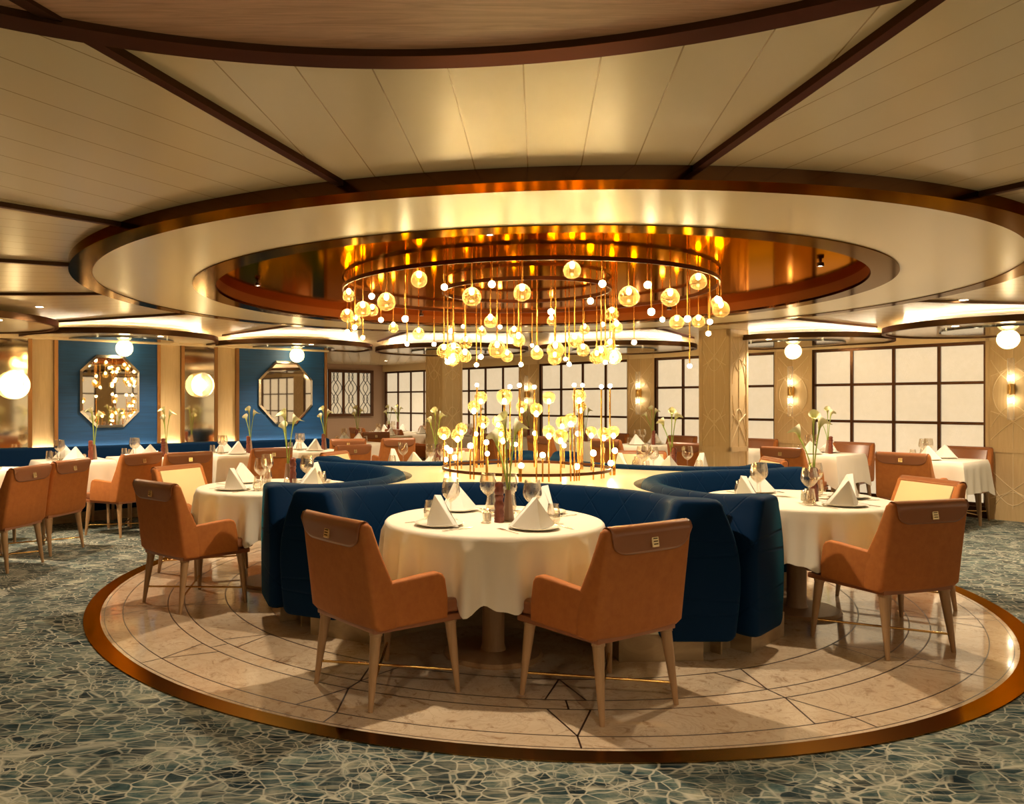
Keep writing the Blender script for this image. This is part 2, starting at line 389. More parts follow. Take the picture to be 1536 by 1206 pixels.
# dark inlay lines in the marble
b = MB(); zi = 0.0048
def seg2(r0, a0, r1, a1, w=0.008):
    p0 = Vector((r0*math.cos(a0), r0*math.sin(a0), zi)); p1 = Vector((r1*math.cos(a1), r1*math.sin(a1), zi))
    d = (p1-p0).normalized(); q = Vector((-d.y, d.x, 0))*w/2
    b.add([p0-q, p1-q, p1+q, p0+q], [(0, 1, 2, 3)])
for r, w in ((2.32, .008), (2.60, .007), (2.712, .007), (3.0, .006), (3.115, .004)): b.ring(r-w/2, r+w/2, 0.0035, zi, 200)
for k in range(16):
    a = D2R(-93.4+22.5*k); e = D2R(2.1)
    if k % 2 == 0:
        seg2(2.32, a, 2.60, a-e); seg2(2.32, a, 2.60, a+e); seg2(2.60, a, 2.712, a); seg2(2.712, a-e, 3.0, a); seg2(2.712, a+e, 3.0, a); seg2(3.0, a, 3.12, a)
    else:
        seg2(2.32, a-e, 2.60, a); seg2(2.32, a+e, 2.60, a); seg2(2.60, a, 2.712, a); seg2(2.712, a, 3.0, a-e); seg2(2.712, a, 3.0, a+e); seg2(3.0, a+e, 3.12, a+e)
o = b.build('inlay', 'inlay', fl, smooth=0)
# upper ceiling, in one flat sheet outside the central ring
b = MB()
vs = [(3.30*math.cos(2*PI*i/n), 3.30*math.sin(2*PI*i/n), ZC) for i in range(n)] + [(24*math.cos(2*PI*i/n), 24*math.sin(2*PI*i/n), ZC) for i in range(n)]
b.add(vs, [(n+i, n+(i+1) % n, (i+1) % n, i) for i in range(n)])
struct(b.build('ceiling', 'ceiling_boards', smooth=0))
b = MB(); b.ring(2.53, 3.20, ZS+0.006, ZS+0.03, 160); struct(b.build('ceiling_soffit', 'soffit', smooth=30))
b = MB(); b.ring(3.185, 3.325, ZS, ZC+0.02, 200); struct(b.build('trim_2', 'bronze_ring' if 'bronze_ring' in MT else 'bronze_polished', smooth=30))
b = MB(); b.ring(2.39, 2.55, ZS, ZS+0.03, 200); struct(b.build('trim_3', 'bronze_polished', smooth=30))
mat('recess_wall', (0.22, 0.075, 0.022), 0.35, 0.8, edge=(0.4, 0.2, 0.08))
b = MB(); b.ring(2.385, 2.42, ZS+0.02, ZM+0.01, 160); struct(b.build('trim_4', 'recess_wall', smooth=30))
b = MB(); b.lathe([(1e-4, ZM), (2.40, ZM), (2.40, ZM+0.03), (1e-4, ZM+0.03)], 128, cap=False); struct(b.build('ceiling_mirror', 'copper_mirror', smooth=30))
# radial battens
for k in range(15):
    a = D2R(-110.4+24*k); dx = 0.017
    b = MB(); b.box(3.32, 5.42, -dx, dx, ZC-0.022, ZC+0.002)
    struct(b.build('trim_%d' % (5+k), 'bronze', rotz=a, smooth=0))
# scalloped discs round the ceiling (clipped where they meet the walls)
VL, UW, UE, VF = 5.85, 6.75, 1.70, 11.40      # blue wall v, window wall u, end of blue wall u, far wall v
def clip(poly, f):
    out = []
    for i, p in enumerate(poly):
        q = poly[(i+1) % len(poly)]; a, c = f(p), f(q)
        if a <= 0: out.append(p)
        if (a < 0) != (c < 0) and a != c:
            t = a/(a-c); out.append((p[0]+(q[0]-p[0])*t, p[1]+(q[1]-p[1])*t))
    return out
def to_uv(p): return (p[0]*UX+p[1]*UY, -p[0]*UY+p[1]*UX)
def disc_poly(c, r, cut=0.0, n=96):
    P = [(c[0]+r*math.cos(2*PI*i/n), c[1]+r*math.sin(2*PI*i/n)) for i in range(n)]
    P = clip(P, lambda p: to_uv(p)[0]-(UW-0.12-cut))
    if to_uv(c)[0] < UE+0.2: P = clip(P, lambda p: to_uv(p)[1]-(VL-0.03-cut))
    return P
ZD = 2.172
disc_names = {-98.4: 'near'}
discs = []
for k in range(15):
    a = -98.4+24*k
    if k == 0: c, R = (-0.90, -6.15), 1.90
    else: c, R = (5.85*math.cos(D2R(a)), 5.85*math.sin(D2R(a))), 1.17
    discs.append((a, c, R))
for k, (a, c, R) in enumerate(discs):
    if k == 0: continue
    if k in (1, 14): continue
    z0, z1 = ZD, ZD+0.050
    outer = disc_poly(c, R); inner = disc_poly(c, R-0.035, 0.03)
    if len(outer) < 8: continue
    b = MB(); b.prism(inner, z0+0.012, z1-0.01, 'z'); st = struct(b.build('ceiling_disc', 'disc_soffit', smooth=30))
    b = MB()
    m_ = len(outer)
    full = abs(len(outer)-96) < 1
    rg = []
    for i in range(m_):
        p = Vector(outer[i]); d = (Vector(c)-p); d = d.normalized()*0.04
        q = p+d
        rg.append([(p.x, p.y, z0-0.006), (p.x, p.y, z1+0.008), (q.x, q.y, z1+0.008), (q.x, q.y, z0-0.006)])
    b.sweep(rg, closed_path=True); struct(b.build('trim_%d' % (30+k), 'bronze', smooth=50))
# the large timber disc overhead near the camera
c0, R0 = discs[0][1], discs[0][2]
b = MB(); b.prism(disc_poly(c0, R0-0.07), ZC-0.012, ZC-0.002, 'z'); struct(b.build('ceiling_timber', 'wood_disc', smooth=0))
b = MB(); b.ring(R0-0.076, R0, ZC-0.03, ZC+0.0, 160); o = b.build('trim_60', 'bronze', loc=(c0[0], c0[1], 0), smooth=30); struct(o)
# ------------------------------------------------------------------ walls
def wall_uv(name, m, u0, u1, v0, v1, z0=0.0, z1=ZC, **kw):
    b = MB(); b.box(u0, u1, v0, v1, z0, z1); return struct(b.build(name, m, rotz=A0, smooth=0))
mat('valance', (0.86, 0.68, 0.42), 0.45)
UB = -8.0; VB = -7.0
wall_uv('wall_left', 'oak', UB, UE, VL, VL+0.12)
wall_uv('wall_alcove', 'oak', UE-0.12, UE, VL+0.12, VF)
wall_uv('wall_far', 'wall_taupe', UE-0.12, UW+0.1, VF, VF+0.12)
wall_uv('wall_rear', 'oak', UB, UW+0.1, VB-0.12, VB)
wall_uv('wall_side', 'oak', UB-0.12, UB, VB-0.12, VL+0.12)
wall_uv('wall_window', 'oak', UW, UW+0.12, VB, VF)
# valance strip above the windows and baseboard below
wall_uv('trim_61', 'valance', UW-0.10, UW, -5.0, VF, 2.135, ZC)
wall_uv('trim_62', 'bronze', UW-0.05, UW, VB, VF, 0.0, 0.13)
wall_uv('trim_64', 'bronze', UB, UE, VL-0.02, VL, 0.0, 0.12)
wall_uv('trim_65', 'valance', UB, UE-0.02, VL-0.10, VL, 2.15, ZC)
# a window = dark frame grid (mullions) with backlit panes
wn = [0]
def window(v0, v1, cols, rows=4, z0=0.14, z1=2.135, axis='u', at=None, m='lit_pane', w=0.036):
    wn[0] += 1
    at = UW if at is None else at
    def bx(b, a0, a1, q0, q1, d0, d1):     # a: along wall, q: height, d: depth into room
        if axis == 'u': b.box(at-d1, at-d0, a0, a1, q0, q1)
        elif axis == 'v': b.box(a0, a1, at-d1, at-d0, q0, q1)
        else: b.box(a0, a1, at+d0, at+d1, q0, q1)
    b = MB(); bx(b, v0, v1, z0, z1, 0.0, 0.02)
    p = struct(b.build('window_%d' % wn[0], m, rotz=A0, smooth=0))
    b = MB(); fw = w*1.15
    bx(b, v0, v0+fw, z0, z1, 0.0, 0.07); bx(b, v1-fw, v1, z0, z1, 0.0, 0.07)
    bx(b, v0, v1, z0, z0+fw, 0.0, 0.068); bx(b, v0, v1, z1-fw, z1, 0.0, 0.068)
    for i in range(1, cols):
        a = v0+(v1-v0)*i/cols; bx(b, a-w/2, a+w/2, z0, z1, 0.0, 0.05)
    for i in range(1, rows):
        z = z0+(z1-z0)*i/rows; bx(b, v0, v1, z-w/2, z+w/2, 0.0, 0.047)
    f = b.build('window_frame', 'window_bronze', p, smooth=0)
    return p
PER = 2.62
for k in range(-2, 5):
    v0 = -1.15+PER*k; window(v0, min(v0+2.10, VF-0.05), 4)
# pilasters between the windows
def arcs_inlay(w, z0, z1, zs):
    """crossing arcs and a centre line raised on a board of width w, in the plane (x, z), y = outward"""
    b = MB(); r = 0.0055
    b.tube([(0, 0, z0), (0, 0, z1)], r, 5)
    h = w/2-0.03; r = 0.0068
    def curve(f, n_=14):
        pts = [f(i/n_) for i in range(n_+1)]; pts = [(x, 0, z) for x, z in pts if z0 < z < z1]
        if len(pts) > 1: b.tube(pts, r*0.8, 5)
    for q, zc in enumerate(zs):
        up = 1 if q % 2 == 0 else -1
        for sx in (-1, 1):
            curve(lambda t: (sx*h*(1-2*t), zc+up*(0.17-0.34*t**1.0)-up*0.05*math.sin(PI*t)))        # crossing pair
            curve(lambda t: (sx*h*(1-t)**0.55*1.0, zc+up*(0.02-0.26*t)))                               # pointed arch to the middle
            curve(lambda t: (sx*h*0.92*math.sin(PI/2*t), zc-up*(0.08+0.32*t**1.6)))                     # ogee opening from the middle line
    return b
pil = []
for k in range(-1, 5):
    vc = -1.15+PER*k-0.26
    if vc > VF-0.2: continue
    b = MB(); b.box(UW-0.09, UW, vc-0.255, vc+0.255, 0.0, 2.20)
    p = struct(b.build('trim_%d' % (70+k), 'oak', rotz=A0, smooth=0))
    q = MB(); q.box(UW-0.10, UW-0.09, vc-0.255, vc+0.255, 0.80, 0.85); 
    for s_ in (-1, 1): q.box(UW-0.10, UW-0.09, vc+s_*0.255-0.018, vc+s_*0.255+0.018, 0.13, 2.20)
    q.build('stile', 'oak', p, smooth=0)
    i = arcs_inlay(0.50, 0.14, 2.18, (1.88, 1.12, 0.42))
    M = Matrix.Translation((UW-0.092, vc, 0)) @ Matrix.Rotation(PI/2, 4, 'Z')
    j = MB(); j.add(i.v, i.f, M); j.build('inlay', 'valance', p, smooth=50)
    pil.append(vc)
# free-standing timber columns
def column(u, v, sz, tn):
    b = MB(); h = sz/2; b.box(-h, h, -h, h, 0, ZC+0.001)
    x, y = uv(u, v)
    p = struct(b.build('wall_column', 'oak', loc=(x, y, 0), rotz=A0, smooth=0))
    for s_, a in enumerate((0, PI/2, PI, 3*PI/2)):
        M = Matrix.Rotation(a, 4, 'Z') @ Matrix.Translation((0, -h-0.001, 0))
        f = MB()
        for sx in (-1, 1): f.box(sx*(h-0.02)-0.02, sx*(h-0.02)+0.02, -0.008, 0.0, 0, ZC-0.002, M=M)
        f.box(-h, h, -0.008, 0, 0.79, 0.85, M=M); f.box(-h, h, -0.008, 0, 2.20, ZC-0.002, M=M); f.box(-h, h, -0.008, 0, 0.0, 0.12, M=M)
        f.build('stile', 'oak', p, smooth=0)
        i = arcs_inlay(sz-0.04, 0.12, 2.2, (2.02, 1.08, 0.45)); j = MB(); j.add(i.v, i.f, M); j.build('inlay', 'valance', p, smooth=50)
    return p
column(4.54, 1.02, 0.41, 1)
column(4.17, 6.05, 0.44, 2)
# blue wall panels, timber boards, mirror strips on the left wall
def lu(px): return ray_v(px, VL-0.03)
seq = [(-200, -110, 'blue_panel'), (-60, 45, 'mirror_strip'), (84, 238, 'blue_panel'), (274, 324, 'mirror_strip'), (356, 488, 'blue_panel')]
tn = 80
for p0, p1, m_ in seq:
    u0, u1 = lu(p0), lu(p1)
    b = MB(); b.box(u0, u1, VL-0.03, VL-0.001, 0.12, 2.15)
    struct(b.build('wall_panel', m_, rotz=A0, smooth=0))
    for ue in (u0, u1):
        b = MB(); b.box(ue-0.022, ue+0.022, VL-0.045, VL-0.001, 0.12, 2.15)
        struct(b.build('trim_%d' % tn, 'bronze_gold', rotz=A0, smooth=0)); tn += 1
b = MB(); b.box(UB+0.12, UE-0.05, VL-0.047, VL-0.034, 0.815, 0.825); struct(b.build('trim_99', 'led', rotz=A0, smooth=0))
# lattice window in the far wall
x0, x1 = ray_v(491, VF), ray_v(558, VF)
window(x0, x1, 3, 1, 1.06, 2.16, 'v', VF, 'lattice_pane', 0.06)
b = MB()
for i in range(3):
    a0 = x0+(x1-x0)*i/3; wdt = (x1-x0)/3; cxx = a0+wdt/2
    for sx in (-1, 1):
        for off_ in (0.0, 0.10):
            pts = [(cxx+sx*(off_+0.07*math.sin(t*PI/6.0)), VF-0.03, 1.08+1.04*t/24) for t in range(25)]
            b.tube(pts, 0.008, 4)
lt = b.build('window_lattice', 'frame_dark', rotz=A0, smooth=40); struct(lt)
# windows of the rear wall, seen in the mirrors
for k in range(-3, 3): window(-0.2+2.6*k, 1.9+2.6*k, 4, 4, 0.14, 2.135, 'r', VB)
# ------------------------------------------------------------------ mirrors
def octo(hw, hh, c): return [(-hw+c, -hh), (hw-c, -hh), (hw, -hh+c), (hw, hh-c), (hw-c, hh), (-hw+c, hh), (-hw, hh-c), (-hw, -hh+c)]
def round_octo(hw, hh, bulge=0.0, n=48):
    P = []
    e = 3.2
    for i in range(n):
        a = 2*PI*i/n; c, s_ = math.cos(a), math.sin(a)
        P.append((hw*math.copysign(abs(c)**(2/e), c), hh*math.copysign(abs(s_)**(2/e), s_)))
    return P
def mirror(pxc, pyc, wpx, hpx, label, v=VL-0.03, soft=False):
    u = ray_v(pxc, v); s = (pxc-PX)/F; x, y = uv(u, v); D = y-CY
    z = CH-(pyc-PY)*D/F; hw = (ray_v(pxc+wpx/2, v)-ray_v(pxc-wpx/2, v))/2; hh = hpx/2*D/F
    t = thing('wall_mirror', label, 'mirror', (x, y, z), A0, 'octagonal mirrors on the blue wall')
    P = octo(hw, hh, hw*0.55)
    if soft: P = [(px_, pz_) for px_, pz_ in octo(hw, hh, hw*0.62)]
    b = MB(); b.prism(P, -0.035, -0.02, 'y'); b.build('mirror_glass', 'mirror_glass', t, smooth=0)
    b = MB(); k = len(P); rg = []
    for i, (a, c_) in enumerate(P):
        f1 = 1+0.028/hw
        rg.append([(a, -0.042, c_), (a*f1, -0.03, c_*f1), (a*f1, 0.0, c_*f1), (a, 0.0, c_)])
    b.sweep(rg, closed_path=True); b.build('frame', 'steel', t, smooth=0)
    return t
mirror(164.5, 586.5, 82, 100, 'octagonal mirror on the blue panel at left, reflecting a window grid')
mirror(428, 588.5, 75, 88, 'octagonal mirror on the blue panel nearest the middle of the room', soft=True)
# ------------------------------------------------------------------ lamps of the room
def disc_lamp(a, label):
    c = (5.85*math.cos(D2R(a)), 5.85*math.sin(D2R(a)))
    t = thing('ceiling_lamp', label, 'lamp', (c[0], c[1], ZD+0.013), 0, 'globe lamps under the ceiling discs')
    b = MB(); b.lathe([(1e-4, 0), (0.62, 0), (0.62, -0.02), (1e-4, -0.02)], 64, cap=False)
    cu = to_uv(c)
    P = [(p[0]-c[0], p[1]-c[1]) for p in disc_poly(c, 0.62, 0.02, 64)]
    b = MB(); b.prism(P, -0.022, -0.0005, 'z'); b.build('canopy', 'disc_mirror', t, smooth=30)
    q = Vector((0, 0)); 
    if cu[1] > VL-0.25 and cu[0] < UE+0.2: q = Vector(uv(0, VL-0.25-cu[1]))
    if cu[0] > UW-0.30: q = Vector(uv(UW-0.30-cu[0], 0))
    b = MB(); b.lathe([(0.03, -0.022), (0.03, -0.05), (1e-4, -0.05)], 20, Matrix.Translation((q.x, q.y, 0))); b.build('socket', 'brass', t)
    b = MB(); b.sphere((q.x, q.y, -0.115), 0.066, 20, 12); b.build('bulb', 'bulb_big', t)
    b = MB(); b.sphere((q.x, q.y, -0.115), 0.105, 24, 14); b.build('glass_globe', 'lamp_glass', t)
    return t
lab = {141.6: 'glass globe lamp above the mirror on the left blue panel', 117.6: 'glass globe lamp above the mirror beside the alcove',
       93.6: 'glass globe lamp hidden behind the chandelier, towards the alcove', 69.6: 'glass globe lamp behind the chandelier, near the windows',
       45.6: 'glass globe lamp over the pilaster right of the timber column', 21.6: 'glass globe lamp over the pilaster at the right edge of the picture',
       165.6: 'glass globe lamp above the left end of the wall bench'}
for a, l_ in lab.items(): disc_lamp(a, l_)
# glass tube sconces on the pilasters
def make_sconce():
    t = thing('wall_sconce', '', 'wall lamp', group='twin glass tube sconces on the window pilasters')
    b = MB(); b.box(-0.025, 0.025, -0.05, 0.0, -0.075, 0.075, 0.008); b.build('bracket', 'brass', t)
    for s_ in (-1, 1):
        M = Matrix.Translation((0, -0.08, s_*0.03))
        b = MB(); b.lathe([(0.034, 0.0), (0.034, s_*0.32), (0.028, s_*0.33), (0.001, s_*0.33)], 20, M, cap=False); tb = b.build('glass_tube', 'tube_glass', t)
        b = MB(); b.sphere((0, -0.08, s_*0.13), 0.023, 14, 10); b.build('bulb', 'sconce_glow', tb)
    b = MB(); b.lathe([(0.037, -0.06), (0.037, 0.06)], 20, Matrix.Translation((0, -0.08, 0))); b.build('collar', 'brass', t)
    return t
SC = Proto(make_sconce)
sl = ['at the right edge of the picture', 'right of the timber column', 'hidden behind the timber column', 'left of the timber column, beside the chandelier', 'behind the middle of the chandelier', 'behind the left timber column']
pw = [vc for vc in pil if vc > -3]
pw.sort()
for i, vc in enumerate(pw):
    if i >= len(sl): break
    x, y = uv(UW-0.092, vc); o = SC.put((x, y, 1.55), A0-PI/2, 'twin glass tube wall lamp on the pilaster ' + sl[i])
# round glass lamps on the mirror strips of the left wall
def make_rl():
    t = thing('round_sconce', '', 'wall lamp', group='round glass lamps on the mirror strips')
    R = Matrix.Rotation(PI/2, 4, 'X')
    b = MB(); b.lathe([(0.06, 0.0), (0.06, 0.03), (1e-4, 0.03)], 24, R); b.build('backplate', 'brass', t)
    b = MB(); b.sphere((0, -0.085, 0), 0.055, 20, 12); b.build('bulb', 'bulb_big', t)
    b = MB(); b.lathe([(0.03, 0.03), (0.10, 0.045), (0.15, 0.08), (0.165, 0.10), (0.15, 0.115), (0.09, 0.14), (1e-4, 0.15)], 32, R, cap=False); b.build('glass_shade', 'lamp_glass', t)
    return t
RL = Proto(make_rl)
for px_, l_ in ((62, 'glowing round glass lamp on the mirror strip at the left edge'), (300, 'glowing round glass lamp on the mirror strip between the two blue panels')):
    px_ = min(px_, 300); u = ray_v(px_ if px_ > 100 else 20, VL-0.04); x, y = uv(u, VL-0.03); D = y-CY
    RL.put((x, y, CH-(577-PY)*D/F), A0, l_)
# downlights in the mirror recess (small spots) that light the tables and floor
def make_spot():
    t = thing('ceiling_spotlight', '', 'spotlight', group='spotlights under the copper mirror ceiling')
    b = MB(); b.lathe([(0.010, 0.0), (0.010, -0.012), (0.022, -0.015), (0.024, -0.038), (0.020, -0.040), (0.019, -0.032), (1e-4, -0.031)], 20); b.build('housing', 'frame_dark', t)
    b = MB(); b.lathe([(1e-4, -0.033), (0.016, -0.033), (0.016, -0.036), (1e-4, -0.036)], 16, cap=False); b.build('lens', 'sconce_glow', t)
    return t
SP = Proto(make_spot)
SPOT_POWER = 70
ORD = ['over the right-hand booth', 'over the rear right booth', 'over the rear left booth', 'over the left-hand booth', 'over the front booth']
for k in range(5):
    a = D2R(-30.7+72*k); r = 2.10
    o = SP.put((r*math.cos(a), r*math.sin(a), ZM), 0, 'small dark spotlight on the copper mirror ceiling ' + ORD[k])
    light('spot', 'SPOT', (r*math.cos(a), r*math.sin(a), ZM-0.09), SPOT_POWER, WARMW, 0.03, (0, 0, 0), D2R(125), 0.5)
# fill downlights added in the timber disc and carpet aisle ceiling, lighting the front floor
def make_down():
    t = thing('downlight', '', 'spotlight', group='recessed downlights')
    b = MB(); b.ring(0.034, 0.048, -0.004, 0.0, 24); b.build('trim_ring', 'steel', t)
    b = MB(); b.lathe([(1e-4, -0.001), (0.034, -0.001)], 20, cap=False); b.build('lens', 'sconce_glow', t)
    return t
DL = Proto(make_down)
fill_dls = [(-2.0, -5.4, 'left of the camera'), (0.2, -5.6, 'right of the camera'), (-0.9, -7.2, 'behind the camera'), (-4.6, -2.6, 'over the left aisle'), (4.2, -3.6, 'over the right aisle'),
       (-4.4, 1.1, 'over the wall bench aisle'), (3.9, 0.6, 'over the window aisle')]
for x, y, l_ in fill_dls:
    tm = math.hypot(x-c0[0], y-c0[1]) < R0-0.1
    z = ZC-0.012 if tm else ZC
    DL.put((x, y, z), 0, 'small added fill downlight in the ceiling ' + l_)
    light('spot', 'SPOT', (x, y, z-0.01), 75, WARMW, 0.04, (0, 0, 0), D2R(140), 0.7)
for u, v, l_ in ((3.0, 8.5, 'over the far tables by the lattice window'), (5.4, 9.5, 'over the far window corner')):
    x, y = uv(u, v); DL.put((x, y, ZC), 0, 'small added fill downlight in the ceiling ' + l_)
    light('spot', 'SPOT', (x, y, ZC-0.01), 90, WARMW, 0.04, (0, 0, 0), D2R(150), 0.7)
# small downlights at the room-side edge of the scallop discs
for k, l_ in ((5, 'at the rim of the ceiling disc by the right edge'), (6, 'at the rim of the ceiling disc right of the timber column'), (7, 'at the rim of the ceiling disc left of the timber column'),
              (8, 'at the rim of the ceiling disc behind the chandelier'), (9, 'at the rim of the ceiling disc over the second mirror'), (10, 'at the rim of the ceiling disc over the first mirror'), (11, 'at the rim of the ceiling disc at the left edge')):
    a, c, R = discs[k]; x, y = 5.02*math.cos(D2R(a)), 5.02*math.sin(D2R(a))
    DL.put((x, y, ZD+0.0115), 0, 'small recessed downlight ' + l_)
    light('spot', 'SPOT', (x, y, ZD-0.005), 78, WARMW, 0.04, (0, 0, 0), D2R(135), 0.7)
# cove strips on top of the scallop discs wash the ceiling boards
for k, (a, c, R) in enumerate(discs):
    if k in (0, 1, 14) : continue
    if k in (2, 3, 12, 13, 11): continue
    P = disc_poly(c, R-0.22, 0.05); b = MB(); rg = []
    for p in P:
        p = Vector(p); d = (Vector(c)-p).normalized()*0.02; q = p+d
        rg.append([(p.x, p.y, ZD+0.042), (p.x, p.y, ZD+0.048), (q.x, q.y, ZD+0.048), (q.x, q.y, ZD+0.042)])
    b.sweep(rg, closed_path=True); struct(b.build('trim_%d' % (110+k), 'led_cove', smooth=30))
# ------------------------------------------------------------------ central counter and booths
TH0 = -102.7
BC, RO, RM = 2.135, 1.225, 1.10         # booth arc centre distance, outer radius, mid radius
b = MB(); P = []
for k in range(5):
    a = D2R(TH0+72*k); cxk, cyk = BC*math.cos(a), BC*math.sin(a)
    for i in range(41):
        t = a+PI+D2R(-77+154*i/40)         # from one end round the back to the other
        f_ = -70.5+141*i/40; t = a+PI-D2R(f_)
        e = min(1.0, max(0.0, (abs(f_)/77-0.78)/0.22)); e = e*e*(3-2*e); rr_ = RO+0.116*e
        P.append((cxk+rr_*math.cos(t), cyk+rr_*math.sin(t)))
ct = thing('serving_counter', 'round cream counter filling the middle between the blue booths', 'counter', (0, 0, 0))
b.prism(P, 0.0, 0.80, 'z'); b.build('body', 'plinth_wood', ct, smooth=30)
b = MB(); b.prism(P, 0.80, 0.83, 'z'); b.build('top', 'counter', ct, smooth=30)
for k in range(5):
    a = D2R(TH0+36+72*k); q = []
    for r_, l_ in ((1.70, -0.20), (1.985, -0.42), (2.03, -0.10), (2.03, 0.10), (1.985, 0.42), (1.70, 0.20)): q.append((r_*math.cos(a)-l_*math.sin(a), r_*math.sin(a)+l_*math.cos(a)))
    b = MB(); b.prism(q, 0.004, 0.135, 'z'); b.build('plinth', 'plinth_stone', ct, smooth=0)
def booth_section(w_top, w_mid, w_bot, z0, z1, rc=0.05):
    """closed outline in (lateral, z), rounded barrel"""
    P = []
    def half(sx):
        Q = []
        for i in range(11):
            t = i/10; z = z0+rc+(z1-z0-2*rc)*t
            w = w_bot/2+(w_mid/2-w_bot/2)*math.sin(min(t/0.45, 1)*PI/2) if t < 0.45 else w_mid/2-(w_mid/2-w_top/2)*((t-0.45)/0.55)**1.9
            Q.append((sx*w, z))
        return Q
    r = half(1); l = half(-1)
    def corner(x, z, a0, a1):
        return [(x+rc*math.cos(a0+(a1-a0)*i/4), z+rc*math.sin(a0+(a1-a0)*i/4)) for i in range(5)]
    P += r
    P += corner(r[-1][0]-rc, z1-rc, 0, PI/2)[1:]
    P += corner(l[-1][0]+rc, z1-rc, PI/2, PI)[:-1]
    P += l[::-1]
    P += corner(l[0][0]+rc, z0+rc, PI, 3*PI/2)[1:]
    P += corner(r[0][0]-rc, z0+rc, 3*PI/2, 2*PI)[:-1]
    return P
def make_booth():
    t = thing('curved_booth', '', 'booth', group='curved blue velvet booths')
    # local frame: origin at the arc centre, +x points outward (towards the room)
    b = MB(); rings = []; A = D2R(77)
    N_ = 56
    for i in range(-3, N_+4):
        if i < 0: ph = -A; k_ = (-i)/3.0
        elif i > N_: ph = A; k_ = (i-N_)/3.0
        else: ph = -A+2*A*i/N_; k_ = 0
        e = min(1.0, max(0.0, (abs(ph)/A-0.78)/0.22)); e = e*e*(3-2*e)
        zt = 0.862+0.020*e
        sec_ = booth_section(0.13+0.14*e, 0.19+0.27*e, 0.17+0.24*e, 0.125, zt, 0.050)
        sh = 1.0; along = 0.0
        if k_: along = 0.05*math.sin(k_*PI/2); sh = 1-0.16*(1-math.cos(k_*PI/2))
        zc = (0.125+zt)/2; ring = []
        th = PI+ph
        for (q, z) in sec_:
            rr_ = RM+0.01+q*sh; zz = zc+(z-zc)*(1-(1-sh)*0.35)
            x = rr_*math.cos(th); y = rr_*math.sin(th)
            tx, ty = -math.sin(th), math.cos(th)
            sgn = -1 if i < 0 else 1
            ring.append((x+tx*along*sgn, y+ty*along*sgn, zz))
        rings.append(ring)
    b.sweep(rings); b.build('backrest', 'velvet', t, smooth=50)
    # seat
    b = MB(); rings = []
    for i in range(41):
        th = PI+D2R(-70+140*i/40); c_, s_ = math.cos(th), math.sin(th)
        rings.append([(r*c_, r*s_, z) for r, z in ((0.60, 0.15), (0.60, 0.41), (0.62, 0.445), (0.66, 0.455), (0.97, 0.45), (1.03, 0.43), (1.03, 0.15))])
    b.sweep(rings); b.build('seat', 'velvet_plain', t, smooth=50)
    b = MB(); rings = []
    for i in range(33):
        th = PI+D2R(-75+150*i/32); c_, s_ = math.cos(th), math.sin(th)
        rings.append([(r*c_, r*s_, z) for r, z in ((0.70, 0.005), (0.70, 0.15), (1.16, 0.15), (1.16, 0.005))])
    b.sweep(rings); b.build('plinth', 'plinth_wood', t, smooth=40)
    return t
BO = Proto(make_booth)
bn = ['curved blue velvet booth facing the camera, around the front table', 'curved blue velvet booth around the right-hand round table', 'curved blue velvet booth behind the light stand, towards the timber column',
      'curved blue velvet booth behind the light stand, towards the alcove', 'curved blue velvet booth around the left-hand round table']
for k in range(5):
    a = D2R(TH0+72*k); BO.put((BC*math.cos(a), BC*math.sin(a), 0.0), a, bn[k])
# ------------------------------------------------------------------ chandelier and light stand
def pp(px_, py_, ring_r, side):
    """point of a vertical rod on the ring (radius ring_r, side -1 near / +1 far) in column px_, at row py_"""
    s = (px_-PX)/F
    A_ = s*s+1; B_ = 2*(s*(CX)+CY); C_ = CX*CX+CY*CY-ring_r**2
    disc_ = B_*B_-4*A_*C_
    if disc_ < 0: disc_ = 0
    D = (-B_+side*math.sqrt(disc_))/(2*A_)
    return (CX+s*D, CY+D, CH-(py_-PY)*D/F, D)
ch = thing('chandelier', 'large two-ring brass chandelier with hanging glass globes under the copper mirror', 'chandelier', (0, 0, ZM))
ZR = 2.285
RO_, RI_ = 1.448, 0.659
for r in (RO_, RI_):
    b = MB(); b.ring(r-0.006, r+0.006, ZR-0.014-ZM, ZR+0.014-ZM, 128); b.build('ring', 'dark_ring', ch, smooth=40)
globes = []     # (px, py, diameter px or 0 for a bare ball, ring, side)
def c5(x, y): return (480+x/4.518, 320+y/4.518)
def c6(x, y): return (780+x/4.518, 320+y/4.518)
